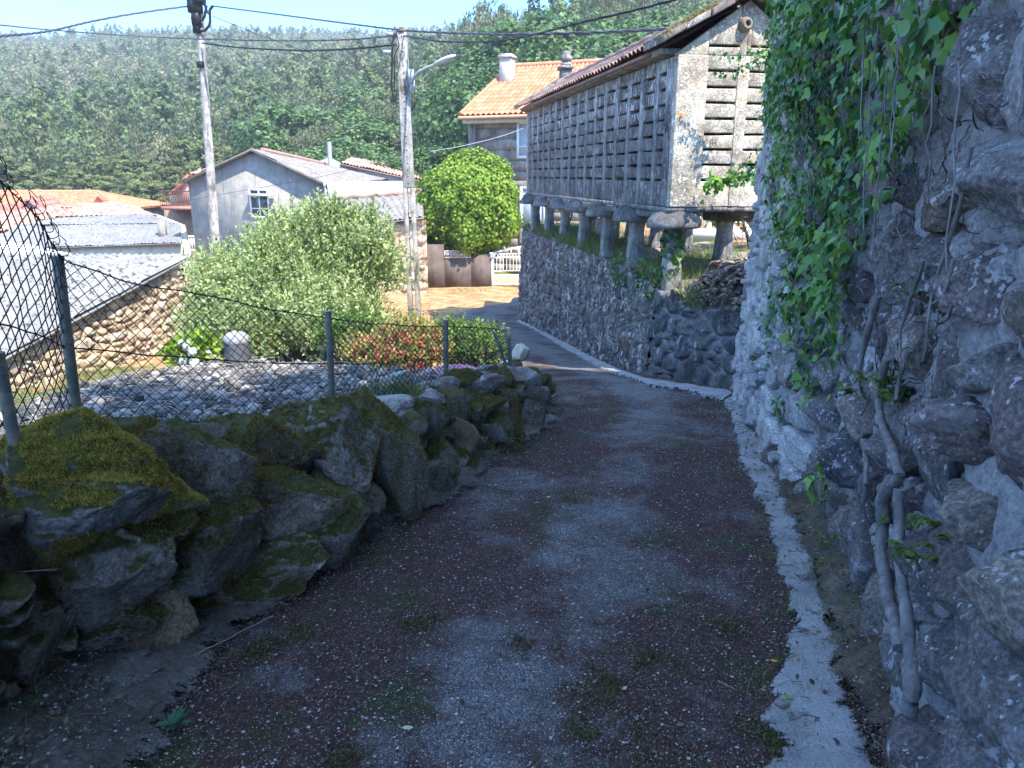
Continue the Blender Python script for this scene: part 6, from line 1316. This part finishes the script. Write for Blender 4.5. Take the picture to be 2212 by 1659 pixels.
# yellow-green moss cushions lying on the road crust
mb = MB()
for px, py, r in ((735, 1645, .09), (1240, 1082, .07), (560, 1400, .12), (1390, 1440, .16), (1330, 1480, .14), (1290, 1600, .2), (1650, 1590, .12), (1700, 1640, .12), (900, 1340, .12), (640, 1370, .1), (1130, 1400, .12), (1560, 1350, .1)):
    g_ = G(px, py); n = int(26000*r*r*4); d = rng.normal(0, r*.5, (n, 2)); P = np.append(g_[:2]+d, np.zeros((n, 1)), 1); P[:, 2] = road(P[:, 1])+.004; k = fbm(P*9, 3, 4) > -.05-.3*(np.linalg.norm(d, axis=1) < r*.3); P = P[k]; leaves(mb, P, unit(rdir(len(P))*.9+np.array((0, 0, .7))), rdir(len(P)), rng.uniform(.006, .016, len(P)), TRI, .35)
tag(mb.build('road_moss', leafmat('road_moss', [(.025, .028, .008), (.06, .06, .016), (.11, .105, .03), (.18, .16, .07)], .15, .85)), 'flat cushions of olive moss growing on the lane', 'moss', None, 'stuff')
ro = thing('rosette_weed', 'single leafy rosette weed at the lower left edge of the road', 'weed', G(375, 1572)); mb = MB(); n = 13; a = np.arange(n)*2.4; l = rng.uniform(.045, .075, n); p0 = G(375, 1572)+(0, 0, .015)
leaves(mb, np.tile(p0, (n, 1)), np.stack((np.cos(a), np.sin(a), rng.uniform(.15, .7, n)), -1), np.tile((0, 0, 1.), (n, 1)), l, LEAF, .38); mb.build('leaf_rosette', leafmat('rosette', [(.03, .10, .05), (.06, .15, .07)], .25, .5), ro)
def leaf_thing(px, py, label, c, size, ang, wid=.55):
    g_ = G(px, py)+(0, 0, .02); mb = MB(); S = np.array([(0, 0, 0), (.3, .42, .05), (.65, .38, .06), (1, 0, .10), (.65, -.38, .03), (.3, -.42, .04), (-.28, .04, .05), (.5, 0, -.02)]); v = S*size*np.array((1, wid, 1)); ca, sa = math.cos(ang), math.sin(ang)
    v = v @ np.array([(ca, sa, 0), (-sa, ca, 0), (0, 0, 1)]); mb.add(v+g_, [(0, 1, 7), (1, 2, 7), (2, 3, 7), (3, 4, 7), (4, 5, 7), (5, 0, 7)]); tube(mb, [g_+v[6], g_+v[0]], .0012, 3, 0, False)
    o = mb.build('fallen_leaf', plain('leaf_'+label.split()[0], c, .6, .25, 60)); return tag(o, label, 'leaf')
leaf_thing(366, 1476, 'yellow fallen leaf on the ground by the crumbly grey stone', (.42, .36, .12), .035, .9, .9); leaf_thing(868, 1582, 'pale buff leaf lying alone on the lower part of the lane', (.40, .34, .24), .042, -.1, .55)
leaf_thing(1690, 1510, 'fresh green leaf lying at the inner edge of the gutter', (.13, .24, .05), .042, -.6, .5); leaf_thing(1722, 1110, 'yellow green leaf on the earth bank beside the gutter', (.30, .28, .03), .045, .2, .8)
leaf_thing(1662, 1435, 'orange leaf between the dark crust and the gutter', (.42, .22, .04), .03, -.4, .6); leaf_thing(1345, 1500, 'small beige curled leaf on the mossy middle of the lane', (.33, .27, .18), .025, .8, .7); leaf_thing(1180, 1040+40, 'yellow leaf on a green moss patch in the middle of the lane', (.40, .34, .05), .03, .3, .8)
def stick(p, label, r=.004):
    P = np.array([G(*q)+(0, 0, .02+.01*i) for i, q in enumerate(p)]); t = np.linspace(0, len(P)-1, 14); C = np.stack([np.interp(t, range(len(P)), P[:, j]) for j in range(3)], -1)+rng.normal(0, .0015, (14, 3)); mb = MB(); tube(mb, C, np.linspace(r, r*.6, 14), 6); tag(mb.build('stick', plain('stick_'+str(len(bpy.data.materials)), (.26, .21, .15), .8, .3, 30), None, True), label, 'stick')
stick([(362, 1460), (470, 1405), (590, 1348)], 'long thin dry stick lying below the mossy boulder wall', .0035); stick([(0, 1480), (68, 1420)], 'straight stick at the left edge of the picture beside the wall', .005); stick([(2150, 1500), (2212, 1600), (2240, 1680)], 'pale dry stalk leaning at the lower right against the big wall', .003); stick([(1550, 1480), (1590, 1506)], 'short straw coloured stick on the right half of the lane', .002)
# things on the raised plot
sp_ = thing('stone_post', 'squat dark stone post with a pale rounded top behind the wire fence', 'post', Wn(517, 800, 8.0)); mb = MB(); b0 = Wn(517, 805, 8.0); hh = Wn(517, 728, 8.0)[2]-b0[2]
lathe(mb, b0, [(.125, -.1), (.12, .1), (.125, hh*.5), (.115, hh*.85), (.11, hh)], 14); mb.build('shaft', plain('dark_stone', (.085, .085, .09), .9, .5, 12, 0, .02), sp_, True); mb = MB(); lathe(mb, b0+(0, 0, hh-.03), [(.115, -.02), (.122, .0), (.11, .05), (.07, .075), (0, .08)], 14); mb.build('top', plain('pale_cement', (.27, .27, .275), .9, .3, 9), sp_, True)
for a, b, r, l in (((760, 842, 6.6), (880, 812, 7.2), .028, 'pale beam lying farthest back on the plot behind the fence'), ((790, 855, 6.4), (905, 830, 6.9), .024, 'pale beam lying nearest the fence on the raised plot'), ((700, 862, 6.), (800, 846, 6.5), .022, 'short bleached plank beside the second fence post from the right')):
    mb = MB(); p, q = Wn(*a), Wn(*b); d = unit(q-p); box(mb, (p+q)/2+(0, 0, .02), (np.linalg.norm(q-p), r*3, r*1.6), math.atan2(d[1], d[0]), .002); tag(mb.build('plank', plain('bleached_wood_'+str(r), (.40, .39, .38), .85, .25, 14)), l, 'plank')
mb = MB(); p = Wn(985, 822, 7.1); p[2] = plotz(p[1])+.02; lathe(mb, p, [(0, 0), (.15, 0), (.165, .01), (.18, .05), (.19, .052), (.185, .04), (.16, .02), (0, .018)], 24); tag(mb.build('basin', plain('pink_plastic', (.55, .24, .30), .5, .1), None, True), 'shallow pink plastic basin on the plot behind the fence', 'basin')
wd = thing('garden_weed', 'leafy green weed growing behind the fence next to the planks', 'weed', Wn(850, 868, 5.9)); mb = MB(); P = Wn(850, 872, 5.9)+rng.normal(0, .12, (70, 3))*np.array((1, .6, 0)); tufts(mb, P, .17, 9, .03, .1, .7); mb.build('blades', L_GRASS, wd)
mb = MB(); n = 9000; xx = rng.uniform(-4.6, .1, n); yy = rng.uniform(2, 8.3, n); k = inpoly(xx, yy, plot); P = np.stack((xx, yy, plotz(yy)+.03), -1)[k]; n = len(P)
leaves(mb, P, unit(rdir(n)*np.array((1, 1, .3))), rdir(n)*.4+np.array((0, 0, 1)), rng.uniform(.015, .06, n), LEAF, .5)
for k in range(1400):
    p = P[random.randrange(n)]; a = random.uniform(0, 6.28); L = random.uniform(.08, .35); tube(mb, [p, p+np.array((L*math.cos(a)*.5, L*math.sin(a)*.5, .03)), p+np.array((L*math.cos(a), L*math.sin(a), .0))], .003, 3, 0, False)
V, F = rock_verts(1, 7, 3, .05); q_ = P[rng.integers(0, n, 2500)]+rng.normal(0, .03, (2500, 3))*np.array((1, 1, .1)); s_ = .008+.05*rng.random(2500)**4; mb.add((V[None]*s_[:, None, None]*rng.uniform(.6, 1.3, (2500, 1, 3))+q_[:, None]).reshape(-1, 3), (F[None]+(np.arange(2500)*len(V))[:, None, None]).reshape(-1, 3))
tag(mb.build('plot_debris', leafmat('grey_debris', [(.10, .09, .08), (.2, .18, .16), (.3, .28, .25), (.42, .38, .33)], .1, .9)), 'dry twigs and debris covering the plot behind the fence', 'debris', None, 'stuff')
mb = MB(); n = 1300; xx = rng.uniform(-8.2, -3.6, n); yy = rng.uniform(4.5, 14, n); k = ~inpoly(xx, yy, plot); P = np.stack((xx, yy, terr(xx, yy)), -1)[k]; tufts(mb, P, .32, 10, .12, .07, .7)
n = 900; xx = rng.uniform(-3.5, -.2, n); yy = rng.uniform(8.2, 13, n); P = np.stack((xx, yy, terr(xx, yy)), -1); tufts(mb, P, .22, 8, .12, .07, .7)
n = 500; xx = rng.uniform(-5, 0, n); yy = rng.uniform(21.5, 28, n); k = fbm(np.stack((xx, yy, 0*xx), -1)*.7, 3, 4) > .22; P = np.stack((xx, yy, terr(xx, yy)), -1)[k]; tufts(mb, P, .2, 8, .15, .1, .9)
tag(mb.build('garden_grass', L_GRASS), 'tall sunlit grass growing below the plot beside the barn', 'grass', None, 'stuff')

# =============================== air, light, camera
SUN = unit(np.array((.38, -.43, .80)))
mb = MB(); x0, x1, y0, y1, z0, z1 = -640, 540, -70, 910, -160, 132
hexa(mb, [(x0, y0, z0), (x1, y0, z0), (x1, y1, z0), (x0, y1, z0), (x0, y0, z1), (x1, y0, z1), (x1, y1, z1), (x0, y1, z1)])
m = bpy.data.materials.new('haze_air'); m.use_nodes = True; m.node_tree.nodes.clear(); o_ = m.node_tree.nodes.new('ShaderNodeOutputMaterial'); v_ = m.node_tree.nodes.new('ShaderNodeVolumePrincipled')
v_.inputs['Color'].default_value = (.92, .96, 1, 1); v_.inputs['Density'].default_value = .0007; v_.inputs['Anisotropy'].default_value = .1; m.node_tree.links.new(v_.outputs[0], o_.inputs['Volume'])
tag(mb.build('haze', m), kind='stuff')
w = bpy.data.worlds.new('World'); SC.world = w; w.use_nodes = True; nt_ = w.node_tree; bg = nt_.nodes['Background']; sky = nt_.nodes.new('ShaderNodeTexSky'); sky.sky_type = 'NISHITA'; sky.sun_disc = False
sky.sun_elevation = math.asin(SUN[2]); sky.sun_rotation = math.atan2(SUN[0], SUN[1]); sky.air_density = 1.0; sky.altitude = 900; sky.dust_density = 0.; sky.ozone_density = 6.
tn = nt_.nodes.new('ShaderNodeMix'); tn.data_type = 'RGBA'; tn.blend_type = 'MULTIPLY'; tn.inputs[0].default_value = 1; gz_ = nt_.nodes.new('ShaderNodeTexCoord'); sx_ = nt_.nodes.new('ShaderNodeSeparateXYZ'); rp_ = nt_.nodes.new('ShaderNodeValToRGB'); nt_.links.new(gz_.outputs['Generated'], sx_.inputs[0]); nt_.links.new(sx_.outputs[2], rp_.inputs[0]); rp_.color_ramp.elements[0].position = .22; rp_.color_ramp.elements[0].color = (.22, .45, .70, 1); rp_.color_ramp.elements[1].position = .48; rp_.color_ramp.elements[1].color = (1.10, 1.0, .90, 1); nt_.links.new(rp_.outputs[0], tn.inputs[7]); nt_.links.new(sky.outputs[0], tn.inputs[6]); nt_.links.new(tn.outputs[2], bg.inputs[0]); bg.inputs[1].default_value = .15
sd_ = bpy.data.lights.new('sun', 'SUN'); sd_.energy = 2.0; sd_.angle = R(.53); sd_.color = (1, .95, .87); so = bpy.data.objects.new('sun', sd_); COL.objects.link(so)
from mathutils import Vector
so.rotation_euler = Vector(-SUN).to_track_quat('-Z', 'Y').to_euler()
cam = bpy.data.cameras.new('camera'); co_ = bpy.data.objects.new('camera', cam); COL.objects.link(co_); co_.location = (0, 0, 1.6); co_.rotation_euler = (R(90)-PITCH, 0, 0)
cam.sensor_width = 36; cam.lens = FOC/2212*36; cam.clip_start = .05; cam.clip_end = 3000; SC.camera = co_
SC.view_settings.view_transform = 'Standard'; SC.view_settings.look = 'None'; SC.view_settings.exposure = 2.8; SC.view_settings.gamma = 1
SC.cycles.max_bounces = 8; SC.cycles.diffuse_bounces = 3; SC.cycles.volume_bounces = 0; SC.cycles.transparent_max_bounces = 8
